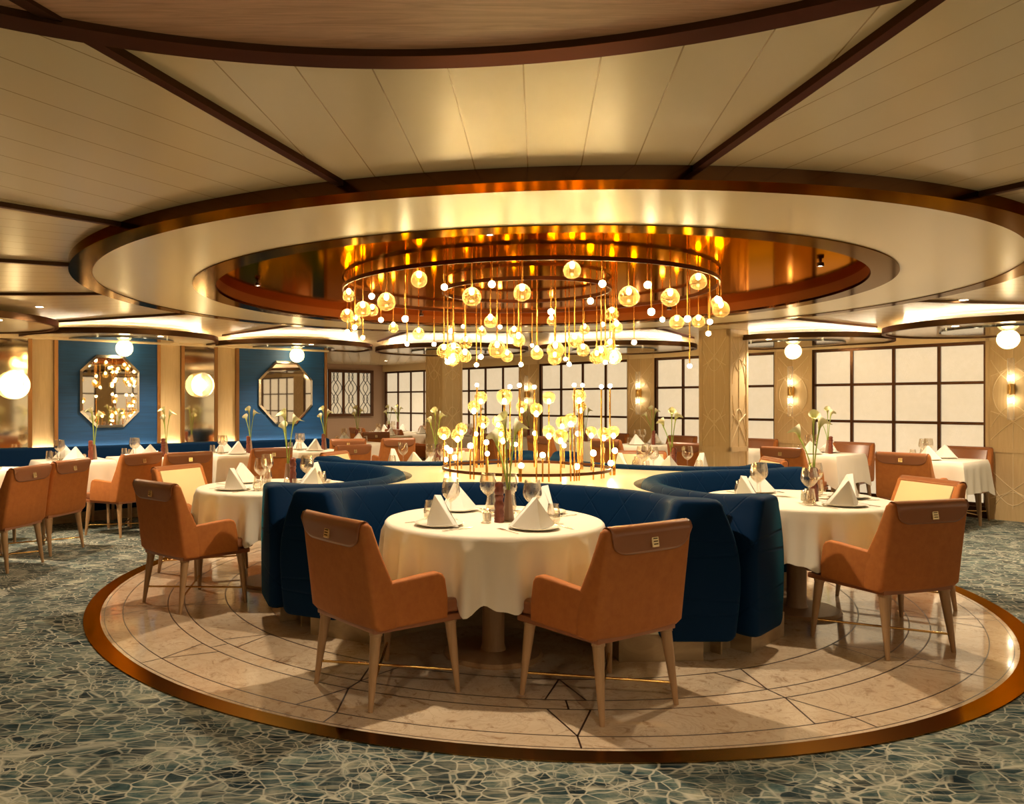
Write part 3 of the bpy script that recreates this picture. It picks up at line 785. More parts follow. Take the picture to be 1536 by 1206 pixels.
for kind, x, y, d, rg, sd in [
    ('G',195,550,75,'o',-1), ('G',185,685,85,'o',1), ('G',290,640,100,'o',-1), ('G',240,725,75,'o',1), ('B',350,560,60,'o',-1), ('G',355,650,75,'o',1), ('G',450,590,115,'o',-1),
    ('B',185,800,45,'o',1), ('B',210,822,45,'o',1), ('B',235,770,50,'o',-1), ('B',290,840,42,'o',1), ('B',413,720,50,'o',1), ('G',497,770,60,'o',1), ('B',577,713,65,'o',-1), ('B',590,883,42,'o',1),
    ('G',672,438,105,'o',-1), ('G',668,808,75,'o',1), ('B',773,885,42,'o',1), ('B',843,498,65,'o',-1), ('G',1028,555,120,'o',-1), ('B',1165,478,70,'o',-1), ('G',1370,527,110,'o',-1),
    ('G',1155,725,80,'i',-1), ('B',1220,768,40,'o',1), ('G',1095,795,60,'o',1), ('B',888,795,45,'o',1), ('B',970,765,35,'o',1),
    ('G',840,925,90,'i',-1), ('G',905,920,100,'i',-1), ('B',865,1005,50,'i',-1), ('G',900,985,80,'i',1), ('G',988,870,80,'i',1), ('G',983,960,80,'i',-1), ('B',1090,970,50,'i',1), ('B',1060,1025,45,'i',1),
    ('G',1200,910,115,'i',-1), ('G',1268,960,75,'i',1), ('G',1345,850,85,'i',-1), ('G',1315,800,70,'i',1), ('B',1362,1022,45,'i',1), ('G',1470,940,75,'i',-1)]:
    px_, py_ = c5(x, y); globes.append((kind, px_, py_, d/4.518, rg, sd))
for kind, x, y, d, rg, sd in [
    ('G',353,375,110,'o',-1), ('B',558,475,72,'o',-1), ('G',737,553,130,'o',-1), ('B',865,483,72,'o',-1), ('G',1018,560,115,'o',-1), ('G',1208,452,105,'o',-1), ('B',1345,585,80,'o',-1), ('G',1335,600,80,'o',1), ('G',1362,640,105,'o',-1),
    ('B',478,592,62,'i',-1), ('B',210,665,62,'i',-1), ('G',213,722,50,'o',1), ('G',240,915,110,'i',-1), ('G',235,975,85,'i',1), ('B',82,893,35,'o',1), ('G',370,853,90,'i',-1), ('G',428,920,80,'i',1), ('G',437,780,65,'o',1),
    ('G',623,675,85,'i',-1), ('B',560,750,45,'o',1), ('G',655,765,60,'i',1), ('B',773,872,50,'o',1), ('B',965,717,50,'o',1), ('G',1062,730,90,'o',1), ('B',1135,713,65,'o',-1), ('G',1210,725,80,'o',1), ('B',1287,733,55,'o',-1), ('B',1277,812,50,'o',1),
    ('B',890,665,80,'o',-1), ('B',1150,1032,45,'o',1), ('B',308,985,40,'i',1), ('B',333,1020,45,'i',1), ('G',550,945,110,'i',-1), ('G',520,965,90,'i',1), ('G',610,890,60,'i',1), ('G',640,965,90,'i',-1), ('B',578,1007,45,'i',-1), ('B',630,998,45,'i',1)]:
    px_, py_ = c6(x, y); globes.append((kind, px_, py_, d/4.518, rg, sd))
MESH = {}
def shared(key, fn, m, smooth=60):
    if key not in MESH:
        b = MB(); fn(b); o = b.build(key, m, smooth=smooth); MESH[key] = o.data; bpy.data.objects.remove(o)
    return MESH[key]
def pear(b, r=1.0):      # slightly pear-shaped blown globe, unit radius
    prof = []
    for i in range(15):
        t = PI*i/14; k = 1.0-0.10*math.cos(t)*-1
        prof.append((max(1e-4, math.sin(t)*(1.0+0.08*math.cos(t))), -math.cos(t)))
    b.lathe(prof, 24, cap=False)
gm = shared('glass_globe', pear, 'globe_glass', 80)
bm_ = shared('bulb', lambda b: b.sphere((0, 0, 0), 1.0, 14, 10), 'bulb', 80)
rodm = shared('rod', lambda b: b.lathe([(1, 0), (1, 1)], 8), 'gold_rod', 60)
neckm = shared('collar', lambda b: b.lathe([(0.004, 0.045), (0.007, 0.04), (0.009, 0.0), (0.004, -0.004)], 10), 'gold_rod', 60)
def hanging(parent, base, x, y, z, up, kind, r, zend):
    """a rod from zend to the lamp at z; up = +1 the rod comes from above, -1 from below"""
    r = max(0.02, r)
    L = zend-z
    rod = ob('pendant_rod' if up > 0 else 'light_rod', rodm, parent, (x-base[0], y-base[1], z-base[2]+up*0.015)); rod.scale = (0.0052, 0.0052, abs(L)-0.015) if up > 0 else (0.0065, 0.0065, -(abs(L)-0.015))
    def child(nm, me, sc, dz):
        c = ob(nm, me, None); c.parent = rod
        sx, sy, sz = rod.scale
        c.matrix_parent_inverse = Matrix.Identity(4)
        c.scale = (sc[0]/sx, sc[1]/sy, sc[2]/abs(sz)*(1 if up > 0 else -1)); c.location = (0, 0, dz/sz)
        return c
    if kind == 'B':
        child('bulb', bm_, (r*0.66, r*0.66, r*0.66), -up*0.015)
    else:
        g_ = child('glass_globe', gm, (r*1.08, r*1.08, r*1.08*up), -up*0.022)
        child('bulb', bm_, (0.016, 0.016, 0.022), up*0.010)
for i, (kind, px_, py_, d, rg, sd) in enumerate(globes):
    R = RO_ if rg == 'o' else RI_
    x, y, z, D = pp(px_, py_, R, sd)
    r = d/2*D/F
    r = min(r, 0.062) if kind == 'G' else min(r, 0.034)
    if kind == 'G': r = max(r, 0.042)
    hanging(ch, (0, 0, ZM), x, y, z, 1, kind, r, ZM)
def c7(x, y): return (640+x/4.8, 540+y/4.8)
st = thing('light_stand', 'brass ring stand of upright rods with glowing globes on the central counter', 'floor lamp', (0, 0, 0.83))
b = MB(); b.ring(RI_-0.006, RI_+0.006, 0.877-0.011-0.83, 0.877+0.011-0.83, 96); b.build('ring', 'dark_ring', st, smooth=40)
low = [('B',362,178,42,1), ('B',600,190,45,1), ('B',668,180,48,-1), ('B',775,192,45,1), ('B',1063,178,45,-1), ('B',1122,180,42,1), ('B',1258,190,45,-1), ('B',1320,185,48,1),
 ('G',390,275,85,1), ('G',340,340,80,-1), ('G',560,270,105,-1), ('G',790,360,85,-1), ('G',880,275,85,1), ('G',1098,265,90,-1), ('G',1110,340,60,1), ('G',685,340,75,1),
 ('G',405,450,85,1), ('G',515,445,80,1), ('G',975,455,85,1), ('G',1037,435,85,-1), ('G',535,510,80,1), ('G',550,555,90,-1), ('G',880,520,80,-1), ('G',965,555,100,-1), ('G',1185,520,70,1), ('G',1275,535,85,-1), ('G',1345,520,75,1), ('G',125,530,85,1), ('G',222,545,85,-1), ('G',250,500,80,1),
 ('B',355,530,45,1), ('B',780,525,50,1), ('B',1088,528,50,1), ('B',145,630,50,1), ('B',168,650,65,-1), ('B',315,615,60,-1), ('B',430,590,55,-1), ('B',137,715,50,1), ('B',205,700,60,1), ('B',640,605,45,1),
 ('B',835,682,60,-1), ('B',680,758,60,-1), ('B',1080,765,62,-1), ('B',1200,668,65,-1), ('B',1325,740,60,-1), ('B',1355,650,60,1), ('B',990,615,45,1), ('B',437,672,50,-1)]
for kind, x, y, d, sd in low:
    px_, py_ = c7(x, y); X, Y, z, D = pp(px_, py_, RI_, sd); r = d/4.8/2*D/F
    r = min(max(r, 0.042), 0.060) if kind == 'G' else min(r, 0.033)
    hanging(st, (0, 0, 0.83), X, Y, z, -1, kind, r, 0.83)
# ------------------------------------------------------------------ armchair
def make_chair():
    t = thing('dining_armchair', '', 'chair', group='tan armchairs')
    # seat frame
    b = MB(); b.prism([(-0.245, -0.235), (0.245, -0.235), (0.288, 0.262), (-0.288, 0.262)], 0.345, 0.378, 'z', 0.006, 2); b.build('seat_frame', 'leather', t)
    b = MB(); b.prism([(-0.225, -0.16), (0.225, -0.16), (0.284, 0.292), (-0.284, 0.292)], 0.378, 0.446, 'z', 0.018, 3); b.build('seat', 'leather', t)
    # backrest shell
    prof = [(-0.235, 0.362), (-0.262, 0.39), (-0.285, 0.55), (-0.315, 0.75), (-0.328, 0.83), (-0.318, 0.852), (-0.292, 0.858), (-0.268, 0.84), (-0.215, 0.70), (-0.15, 0.56), (-0.14, 0.45), (-0.14, 0.362)]
    bm = bmesh.new(); secs = []
    nx = 12
    for i in range(nx+1):
        x = -1+2*i/nx; row = []
        for (y, z) in prof:
            k = (z-0.36)/0.5; hw = 0.282-0.018*k
            yy = y+0.020*(x*x)*(0.6)
            row.append(bm.verts.new((x*hw, yy, z)))
        secs.append(row)
    m_ = len(prof)
    for i in range(nx):
        for q in range(m_): bm.faces.new((secs[i][q], secs[i][(q+1) % m_], secs[i+1][(q+1) % m_], secs[i+1][q]))
    f0 = bm.faces.new(secs[0]); f1 = bm.faces.new(secs[-1][::-1])
    bmesh.ops.recalc_face_normals(bm, faces=bm.faces[:])
    ed = set(f0.edges[:]+f1.edges[:])
    bmesh.ops.bevel(bm, geom=list(ed), offset=0.018, segments=3, profile=0.5, affect='EDGES', clamp_overlap=True)
    b = MB(); b.bm(bm); bk = b.build('backrest', 'orange_fabric', t, smooth=45)
    # pale inner cushion
    b = MB(); pr = [(-0.268, 0.825), (-0.212, 0.68), (-0.148, 0.55), (-0.138, 0.455), (-0.118, 0.455), (-0.128, 0.56), (-0.192, 0.70), (-0.248, 0.83)]
    b.prism([(y, z) for y, z in pr], -0.222, 0.222, 'x', 0.008, 2); b.build('back_cushion', 'cream_leather', t)
    # leather flap folded over the top
    path = [(-0.262, 0.832), (-0.283, 0.858), (-0.300, 0.864), (-0.322, 0.858), (-0.334, 0.835), (-0.3315, 0.815), (-0.327, 0.79), (-0.322, 0.765), (-0.317, 0.74)]
    L = [0]
    for i in range(1, len(path)): L.append(L[-1]+math.dist(path[i-1], path[i]))
    def at(s_):
        s_ = min(max(s_, 0), L[-1])
        for i in range(1, len(L)):
            if s_ <= L[i]:
                f = (s_-L[i-1])/(L[i]-L[i-1]); return (path[i-1][0]+(path[i][0]-path[i-1][0])*f, path[i-1][1]+(path[i][1]-path[i-1][1])*f)
        return path[-1]
    b = MB(); nx = 26; ns = 16; vs = []
    for i in range(nx+1):
        x = -0.252+0.504*i/nx; ax = abs(x); end = L[-1]
        if ax > 0.15: q = (ax-0.15)/0.102; end = L[-1]-0.088*(1-math.sqrt(max(0, 1-q*q)))
        for j in range(ns+1):
            y, z = at(end*j/ns); bow = 0.020*((x/0.27)**2)*0.6
            vs.append((x, y-0.002+bow, z-0.012*max(0, (ax-0.228)/0.024)**2*max(0, 1-j/7)))
    b.add(vs, [(i*(ns+1)+j, i*(ns+1)+j+1, (i+1)*(ns+1)+j+1, (i+1)*(ns+1)+j) for i in range(nx) for j in range(ns)])
    fl_ = b.build('top_flap', 'leather', t, smooth=60)
    sm = fl_.modifiers.new('s', 'SOLIDIFY'); sm.thickness = 0.004; sm.offset = 0
    # buckle
    M = Matrix.Translation((0, -0.334, 0.788)) @ Matrix.Rotation(D2R(-10), 4, 'X')
    b = MB(); b.box(-0.021, 0.021, -0.003, 0.006, -0.025, 0.025, 0.002, 1, M)
    bu = b.build('buckle', 'buckle', t)
    b = MB()
    for zz in (-0.012, 0.0, 0.012): b.box(-0.013, 0.013, -0.0045, 0.0, zz-0.0025, zz+0.0025, M=M)
    b.build('slot', 'bronze', bu, smooth=0)
    # arms
    for s_ in (-1, 1):
        P = [(-0.16, 0.365), (0.165, 0.365), (0.166, 0.46), (0.150, 0.555), (0.135, 0.580), (0.105, 0.592), (0.05, 0.590), (-0.19, 0.572)]
        b = MB(); b.prism(P, 0.0, 0.052, 'x', 0.014, 3)
        vs = []
        for (x, y, z) in b.v:
            xo = (0.232 if s_ > 0 else -0.284)+x + s_*0.010*(y/0.2)
            vs.append((xo, y, z))
        b.v = vs; b.build('armrest', 'orange_fabric', t, smooth=50)
    # legs
    for sx in (-1, 1):
        for top, foot in (((sx*0.255, 0.205), (sx*0.290, 0.225)), ((sx*0.215, -0.205), (sx*0.235, -0.250))):
            b = MB(); p0 = Vector((top[0], top[1], 0.345)); p1 = Vector((foot[0], foot[1], 0.0))
            b.tube([p0, p0.lerp(p1, 0.035), p0.lerp(p1, 0.04), p0.lerp(p1, 0.45), p1+Vector((0, 0, 0.0))], [0.031, 0.031, 0.027, 0.021, 0.0115], 14)
            b.build('leg', 'oak_leg', t, smooth=50)
    def legpt(sx, front, z=0.105):
        tp, ft = (((sx*0.255, 0.205), (sx*0.290, 0.225)) if front else ((sx*0.215, -0.205), (sx*0.235, -0.250)))
        k = 1-z/0.345; return (tp[0]+(ft[0]-tp[0])*k, tp[1]+(ft[1]-tp[1])*k, z)
    for sx in (-1, 1):
        b = MB(); b.tube([legpt(sx, True), legpt(-sx, False, 0.105+0.006*sx)], 0.0065, 8); b.build('stretcher', 'brass', t, smooth=60)
    return t
CHR = Proto(make_chair)
def chair(x, y, deg, label, group='tan armchairs in the dining room', inner=None):
    """deg: the way the chair faces"""
    o = CHR.put((x, y, 0.004 if math.hypot(x, y) < 3.1 else 0.0), D2R(deg)-PI/2, label, group)
    if inner:
        for c_ in o.children:
            if c_.name.startswith('back_cushion'):
                if inner not in MESH:
                    me = c_.data.copy(); me.materials[0] = MT[inner]; MESH[inner] = me
                c_.data = MESH[inner]
    return o
# ------------------------------------------------------------------ table furniture
def cloth_round():
    b = MB(); n_ = 240; vs = []; r2 = random.Random(3)
    R, H = 0.605, 0.752; drop = 0.320
    rows = []
    rows.append([(0.0001*math.cos(2*PI*i/n_), 0.0001*math.sin(2*PI*i/n_), H) for i in range(n_)])
    rows.append([(R*0.96*math.cos(2*PI*i/n_), R*0.96*math.sin(2*PI*i/n_), H) for i in range(n_)])
    for k in range(1, 4):
        a = k/3*PI/2; rr_ = R*0.96+R*0.04*math.sin(a); z = H-0.026*(1-math.cos(a))
        rows.append([(rr_*math.cos(2*PI*i/n_), rr_*math.sin(2*PI*i/n_), z) for i in range(n_)])
    for k in range(1, 12):
        t = k/11; row = []
        for i in range(n_):
            a = 2*PI*i/n_
            w = 0.75*math.sin(19*a+0.7+0.8*math.sin(3*a))+0.35*math.sin(31*a+2.1)+0.25*math.sin(7*a)
            w = w if w < 0 else w*1.2
            amp = 0.043*t**0.7
            rr_ = R+0.010+amp*w+0.004*t
            z = H-0.026-drop*t + (-0.020*max(-1, w)*t*t)
            row.append((rr_*math.cos(a), rr_*math.sin(a), z))
        rows.append(row)
    for r in rows: vs += r
    b.add(vs, [(k*n_+i, k*n_+(i+1) % n_, (k+1)*n_+(i+1) % n_, (k+1)*n_+i) for k in range(len(rows)-1) for i in range(n_)])
    return b
def make_rtable():
    t = thing('round_table', '', 'table', group='round booth tables')
    b = MB(); b.lathe([(1e-4, 0.71), (0.59, 0.71), (0.595, 0.72), (0.59, 0.742), (1e-4, 0.742)], 64, cap=False); b.build('tabletop', 'oak', t)
    b = MB(); b.lathe([(0.072, 0.025), (0.062, 0.06), (0.060, 0.66), (0.09, 0.71)], 28); b.build('pedestal', 'oak_leg', t)
    b = MB(); b.lathe([(0.27, 0.0), (0.275, 0.01), (0.26, 0.024), (0.08, 0.03)], 48); b.build('base', 'oak_leg', t)
    return t
def make_rcloth():
    o = cloth_round().build('tablecloth', 'tablecloth', smooth=60); tag(o, '', 'tablecloth', 'white cloths on the round tables'); return o
def make_qcloth(hx, hy, drop=0.34):
    def f():
        b = MB(); H = 0.752; n_ = 112; rows = []
        def outline(i, e=0.0, rc=0.03):
            # walk round the rectangle
            per = [(hx, -hy), (hx, hy), (-hx, hy), (-hx, -hy)]
            s_ = i/n_*4; k = int(s_) % 4; f_ = s_-int(s_)
            p, q = per[k], per[(k+1) % 4]
            return (p[0]+(q[0]-p[0])*f_, p[1]+(q[1]-p[1])*f_, f_)
        rows.append([(0.0005*outline(i)[0], 0.0005*outline(i)[1], H) for i in range(n_)])
        rows.append([(0.975*outline(i)[0], 0.975*outline(i)[1], H) for i in range(n_)])
        rows.append([(0.995*outline(i)[0], 0.995*outline(i)[1], H-0.006) for i in range(n_)])
        for k in range(1, 9):
            t = k/8; row = []
            for i in range(n_):
                x, y, f_ = outline(i); cn = max(0, 1-min(f_, 1-f_)/0.14)     # near a corner
                w = math.sin(i/n_*2*PI*15)*0.012*t
                L = math.hypot(x, y); out = 0.010+0.045*cn*t+w+0.02*t
                row.append((x+x/L*out, y+y/L*out, H-0.008-drop*t-0.06*cn*t))
            rows.append(row)
        vs = [p for r in rows for p in r]
        b.add(vs, [(k*n_+i, k*n_+(i+1) % n_, (k+1)*n_+(i+1) % n_, (k+1)*n_+i) for k in range(len(rows)-1) for i in range(n_)])
        o = b.build('tablecloth', 'tablecloth', smooth=60); return tag(o, '', 'tablecloth', 'white cloths on the rectangular tables')
    return f
def make_qtable(hx, hy):
    def f():
        t = thing('dining_table', '', 'table', group='rectangular tables')
        b = MB(); b.box(-hx+0.012, hx-0.012, -hy+0.012, hy-0.012, 0.715, 0.742, 0.004, 1); b.build('tabletop', 'oak', t)
        for sx in (-1, 1):
            for sy in (-1, 1):
                b = MB(); b.tube([(sx*(hx-0.08), sy*(hy-0.08), 0.72), (sx*(hx-0.06), sy*(hy-0.06), 0)], [0.026, 0.015], 12); b.build('leg', 'oak_leg', t)
        return t
    return f
def make_plate():
    b = MB(); b.lathe([(1e-4, 0.0), (0.075, 0.0), (0.10, 0.004), (0.128, 0.013), (0.130, 0.016), (0.126, 0.0165), (0.098, 0.009), (0.08, 0.006), (1e-4, 0.0055)], 48, cap=False)
    return tag(b.build('plate', 'porcelain', smooth=60), '', 'plate')
def make_napkin():
    b = MB(); h = 0.155
    def fin(a0, a1, L, hh, th=0.004, lean=0.0):
        pass
    # standing fold: two front wings meeting in an upright ridge, a layer behind
    apex = (0.0, -0.030, h); F0 = (0.0, -0.072, 0.0)
    def tri(p, q, r_, bulge=0.002, n_=6):
        p, q, r_ = map(Vector, (p, q, r_)); nrm = (q-p).cross(r_-p).normalized(); vs = []; idx = {}
        for i in range(n_+1):
            for j in range(n_+1-i):
                a, c = i/n_, j/n_; d_ = 1-a-c
                idx[(i, j)] = len(vs); vs.append(p*d_+q*a+r_*c+nrm*bulge*27*a*c*d_/1.0)
        fs = []
        for i in range(n_):
            for j in range(n_-i):
                fs.append((idx[(i, j)], idx[(i+1, j)], idx[(i, j+1)]))
                if i+j < n_-1: fs.append((idx[(i+1, j)], idx[(i+1, j+1)], idx[(i, j+1)]))
        b.add(vs, fs)
    tri(apex, (-0.128, 0.008, 0), F0); tri(apex, F0, (0.128, 0.008, 0))
    tri((0, 0.012, h*0.97), (0.138, 0.028, 0), (0.0, 0.075, 0)); tri((0, 0.012, h*0.97), (0.0, 0.075, 0), (-0.138, 0.028, 0))
    tri(apex, (-0.133, 0.020, 0), (-0.128, 0.008, 0), 0.0, 3); tri(apex, (0.128, 0.008, 0), (0.133, 0.020, 0), 0.0, 3)
    tri(apex, (0.0, 0.012, h*0.97), (-0.133, 0.020, 0), 0.0, 3); tri(apex, (0.133, 0.020, 0), (0.0, 0.012, h*0.97), 0.0, 3)
    tri((0.0, 0.0, h*0.985), (-0.138, 0.028, 0), (-0.133, 0.016, 0), 0.0, 2); tri((0.0, 0.0, h*0.985), (0.133, 0.016, 0), (0.138, 0.028, 0), 0.0, 2)
    o = b.build('napkin', 'napkin', smooth=14)
    return tag(o, '', 'napkin')
def make_wine():
    t = thing('wine_glass', '', 'glass')
    k_ = 1.12
    b = MB(); b.lathe([(0.036, 0.0), (0.036, 0.002), (0.012, 0.005), (0.0045, 0.012), (0.0035, 0.05), (0.004, 0.085), (0.008, 0.092)], 24, Matrix.Scale(k_, 4), cap=True); b.build('stem', 'glass', t, smooth=60)
    b = MB(); b.lathe([(0.006, 0.090), (0.024, 0.102), (0.040, 0.122), (0.0455, 0.138), (0.043, 0.165), (0.036, 0.205), (0.0348, 0.205), (0.041, 0.165), (0.0435, 0.139), (0.038, 0.124), (0.02, 0.106), (1e-4, 0.097)], 28, Matrix.Scale(k_, 4), cap=False); b.build('bowl', 'glass', t, smooth=60)
    return t
def make_tumbler():
    b = MB(); b.lathe([(1e-4, 0.0), (0.026, 0.0), (0.036, 0.02), (0.038, 0.04), (0.028, 0.105), (0.0268, 0.105), (0.0365, 0.04), (0.034, 0.022), (0.02, 0.010), (1e-4, 0.009)], 24, cap=False)
    return tag(b.build('tumbler', 'glass', smooth=60), '', 'glass')
def make_fork():
    t = MB(); P = [(-0.0035, -0.09), (0.0035, -0.09), (0.004, -0.03), (0.003, 0.02), (0.011, 0.04), (0.011, 0.09), (0.008, 0.092), (0.0065, 0.052), (0.0045, 0.052), (0.003, 0.092), (-0.003, 0.092), (-0.0045, 0.052), (-0.0065, 0.052), (-0.008, 0.092), (-0.011, 0.09), (-0.011, 0.04), (-0.003, 0.02), (-0.004, -0.03)]
    t.prism(P, 0.0, 0.003, 'z'); return tag(t.build('fork', 'steel', smooth=0), '', 'cutlery')
def make_knife():
    t = MB(); t.prism([(-0.006, -0.10), (0.006, -0.10), (0.005, -0.01), (0.009, 0.0), (0.009, 0.07), (0.0, 0.105), (-0.006, 0.09), (-0.005, -0.01)], 0.0, 0.003, 'z'); return tag(t.build('knife', 'steel', smooth=0), '', 'cutlery')
def make_mill():
    t = thing('pepper_mill', '', 'pepper mill')
    pr = [(0.027, 0.0), (0.028, 0.008)]
    for i in range(3): z = 0.012+i*0.017; pr += [(0.026, z), (0.0285, z+0.008), (0.026, z+0.015)]
    pr += [(0.024, 0.072), (0.0275, 0.088), (0.025, 0.103), (0.0215, 0.112), (0.021, 0.125), (0.026, 0.138), (0.0225, 0.148)]
    b = MB(); b.lathe(pr, 28); b.build('body', 'mill_wood', t, smooth=50)
    b = MB(); b.lathe([(0.022, 0.149), (0.0265, 0.158), (0.0265, 0.172), (0.021, 0.186), (0.0255, 0.196), (0.023, 0.210), (0.014, 0.218), (1e-4, 0.220)], 28); b.build('head', 'mill_wood', t, smooth=50)
    return t
def make_salt():
    t = thing('salt_jar', '', 'jar')
    b = MB(); b.lathe([(0.018, 0.0), (0.019, 0.005), (0.019, 0.045), (0.016, 0.05)], 6); b.build('body', 'salt_white', t, smooth=0)
    b = MB(); b.lathe([(0.015, 0.05), (0.0165, 0.053), (0.0165, 0.066), (0.012, 0.07)], 20); b.build('lid', 'steel', t)
    return t
def make_votive():
    b = MB(); b.lathe([(1e-4, 0.0), (0.026, 0.0), (0.028, 0.004), (0.018, 0.01), (0.015, 0.02), (0.020, 0.062), (0.0185, 0.062), (0.014, 0.022), (1e-4, 0.018)], 20, cap=False)
    return tag(b.build('small_glass', 'glass', smooth=60), '', 'glass')
def make_vase():
    b = MB(); b.lathe([(0.032, 0.0), (0.0345, 0.006), (0.031, 0.03), (0.017, 0.155), (0.0165, 0.168), (0.0145, 0.168), (0.014, 0.15), (1e-4, 0.14)], 8)
    return tag(b.build('vase', 'vase_taupe', smooth=30), '', 'vase')
def lily_mk(kind):
    hgt, lean, turn = [(0.30, 0.035, 0.2), (0.24, 0.085, 2.3), (0.34, 0.02, 4.2)][kind]
    def f():
        t = thing('calla_lily', '', 'flower')
        pts = []
        for i in range(9):
            q = i/8; pts.append((lean*q**1.8*math.cos(turn)+0.006*math.cos(turn), lean*q**1.8*math.sin(turn)+0.006*math.sin(turn), -0.03+(hgt+0.03)*q))
        b = MB(); b.tube(pts, [0.0042]*7+[0.0045, 0.006], 8); b.build('stem', 'stem_green', t, smooth=60)
        b = MB(); n_ = 20; rows = []; tip = pts[-1]
        for k in range(9):
            q = k/8; row = []
            for i in range(n_):
                a = 2*PI*i/n_; rr_ = 0.006+0.030*q**1.5*(1+0.35*math.cos(a-turn)*q)
                z = 0.085*q-0.030*max(0, q-0.6)*(1+0.5*math.cos(a-turn))*1.5 + 0.020*q*math.cos(a-turn+PI)
                off_ = 0.028*q*q*math.cos(0)
                row.append((tip[0]+rr_*math.cos(a)+off_*math.cos(turn), tip[1]+rr_*math.sin(a)+off_*math.sin(turn), tip[2]-0.004+z))
            # pointed lip
            if k >= 7:
                j = int(round((turn % (2*PI))/(2*PI)*n_)) % n_
                x, y, z = row[j]; row[j] = (x+0.018*math.cos(turn), y+0.018*math.sin(turn), z-0.006)
            rows.append(row)
        vs = [p for r in rows for p in r]
        b.add(vs, [(k*n_+i, k*n_+(i+1) % n_, (k+1)*n_+(i+1) % n_, (k+1)*n_+i) for k in range(8) for i in range(n_)])
        b.build('bloom', 'lily', t, smooth=70)
        return t
    return f
RT = Proto(make_rtable); RCL = Proto(make_rcloth)
QT = {}; QC = {}
PL, NP, WG, TB, FK, KN, ML, SJ, SG, VS = (Proto(f) for f in (make_plate, make_napkin, make_wine, make_tumbler, make_fork, make_knife, make_mill, make_salt, make_votive, make_vase))
LY = [Proto(lily_mk(i)) for i in range(3)]
HT = 0.7525
def setting(x, y, face, where, grp, detail=True, side=1, glasses=True):
    """face: direction the guest looks (towards the table's middle)"""
    def q(dx, dy): a = rot2(dx, dy, D2R(face)-PI/2); return (x+a[0], y+a[1])
    R = D2R(face)-PI/2
    PL.put((x, y, HT+0.0005), 0, 'round white plate, ' + where, 'white plates ' + grp)
    NP.put((x, y, HT+0.0075), R+rnd.uniform(-0.22, 0.22), 'peaked white napkin, ' + where, 'folded napkins ' + grp)
    if glasses:
        wx, wy = q(0.11*side, 0.17); WG.put((wx, wy, HT), 0, 'stemmed wine glass, ' + where, 'wine glasses ' + grp)
        wx, wy = q(0.19*side, 0.09); TB.put((wx, wy, HT), 0, 'short water glass, ' + where, 'water glasses ' + grp)
    if detail:
        wx, wy = q(-0.165, -0.01); FK.put((wx, wy, HT+0.0005), R, 'steel fork, ' + where, 'forks ' + grp)
        wx, wy = q(0.165, -0.01); KN.put((wx, wy, HT+0.0005), R, 'steel knife, ' + where, 'knives ' + grp)
LORD = ['upright', 'drooping', 'tallest']
def centre(x, y, a, T, full=True):
    def q(dx, dy): c_ = rot2(dx, dy, a); return (x+c_[0], y+c_[1])
    p = q(0.02, -0.125); ML.put((p[0], p[1], HT), 0, 'turned dark red wooden pepper mill on ' + T)
    p = q(0.075, -0.065); VS.put((p[0], p[1], HT), 0, 'slim taupe vase on ' + T)
    for k in range(3): LY[k].put((p[0], p[1], HT+0.168), a*0 + rnd.uniform(-0.3, 0.3), ['upright', 'drooping', 'tallest'][k]+' white calla lily, ' + T)
    if full:
        p = q(-0.04, -0.10); SJ.put((p[0], p[1], HT), 0, 'white salt jar on ' + T)
        p = q(-0.055, -0.165); SG.put((p[0], p[1], HT), 0, 'tiny clear glass cup on ' + T)
RT_NAMES = ['the front round table', 'the right-hand round table', 'the rear right round table', 'the rear left round table', 'the left-hand round table']
SET4 = ['near left seat', 'near right seat', 'booth side, one end', 'booth side, other end']
for k in range(5):
    a = TH0+72*k; r = 1.958; x, y = r*math.cos(D2R(a)), r*math.sin(D2R(a)); T = RT_NAMES[k]
    RT.put((x, y, 0.004), D2R(a), 'round oak pedestal table, ' + T.replace('the ', 'the '))
    RCL.put((x, y, 0.0), D2R(a+90), 'white cloth hanging in folds over ' + T)
    for s_, rel in enumerate((-40, 40, -138, 138)):
        an = a+rel; sx, sy = x+0.385*math.cos(D2R(an)), y+0.385*math.sin(D2R(an))
        nm = ['chair side, clockwise seat', 'chair side, anticlockwise seat', 'booth side, clockwise seat', 'booth side, anticlockwise seat'][s_]
        setting(sx, sy, an+180, nm + ', ' + T.replace('the ', ''), 'on ' + T, detail=k in (0, 1, 4), side=1 if rel > 0 else -1)
    centre(x, y, D2R(a+90)*0 + (0 if k == 0 else D2R(20*k)), T, True)
chs = [(-1.01, -2.40, 38.5, 'tan armchair at the front round table, left one, its back towards us'),
       (0.015, -2.56, 122, 'tan armchair at the front round table, right one, its back towards us'),
       (1.84, -1.72, 107, 'tan armchair at the right-hand round table, the nearer of its pair'),
       (2.446, -0.834, 192, 'armchair showing its pale inner back, beyond the right-hand round table'),
       (-2.42, -0.76, 48, 'tan armchair at the left-hand round table, the nearer of its pair'),
       (-2.64, 0.24, 330, 'armchair showing its pale inner back, beyond the left-hand round table'),
       (2.25, 1.27, 178, 'tan armchair at the rear right round table, beside the timber column'),
       (1.55, 2.07, 264, 'tan armchair at the rear right round table, facing the light stand'),
       (-0.51, 2.53, 250, 'tan armchair at the rear left round table, facing the light stand'),
       (-1.50, 2.11, 336, 'armchair showing its pale inner back, at the rear left round table')]
for c_ in chs: chair(c_[0], c_[1], c_[2], c_[3], 'armchairs at the round booth tables')
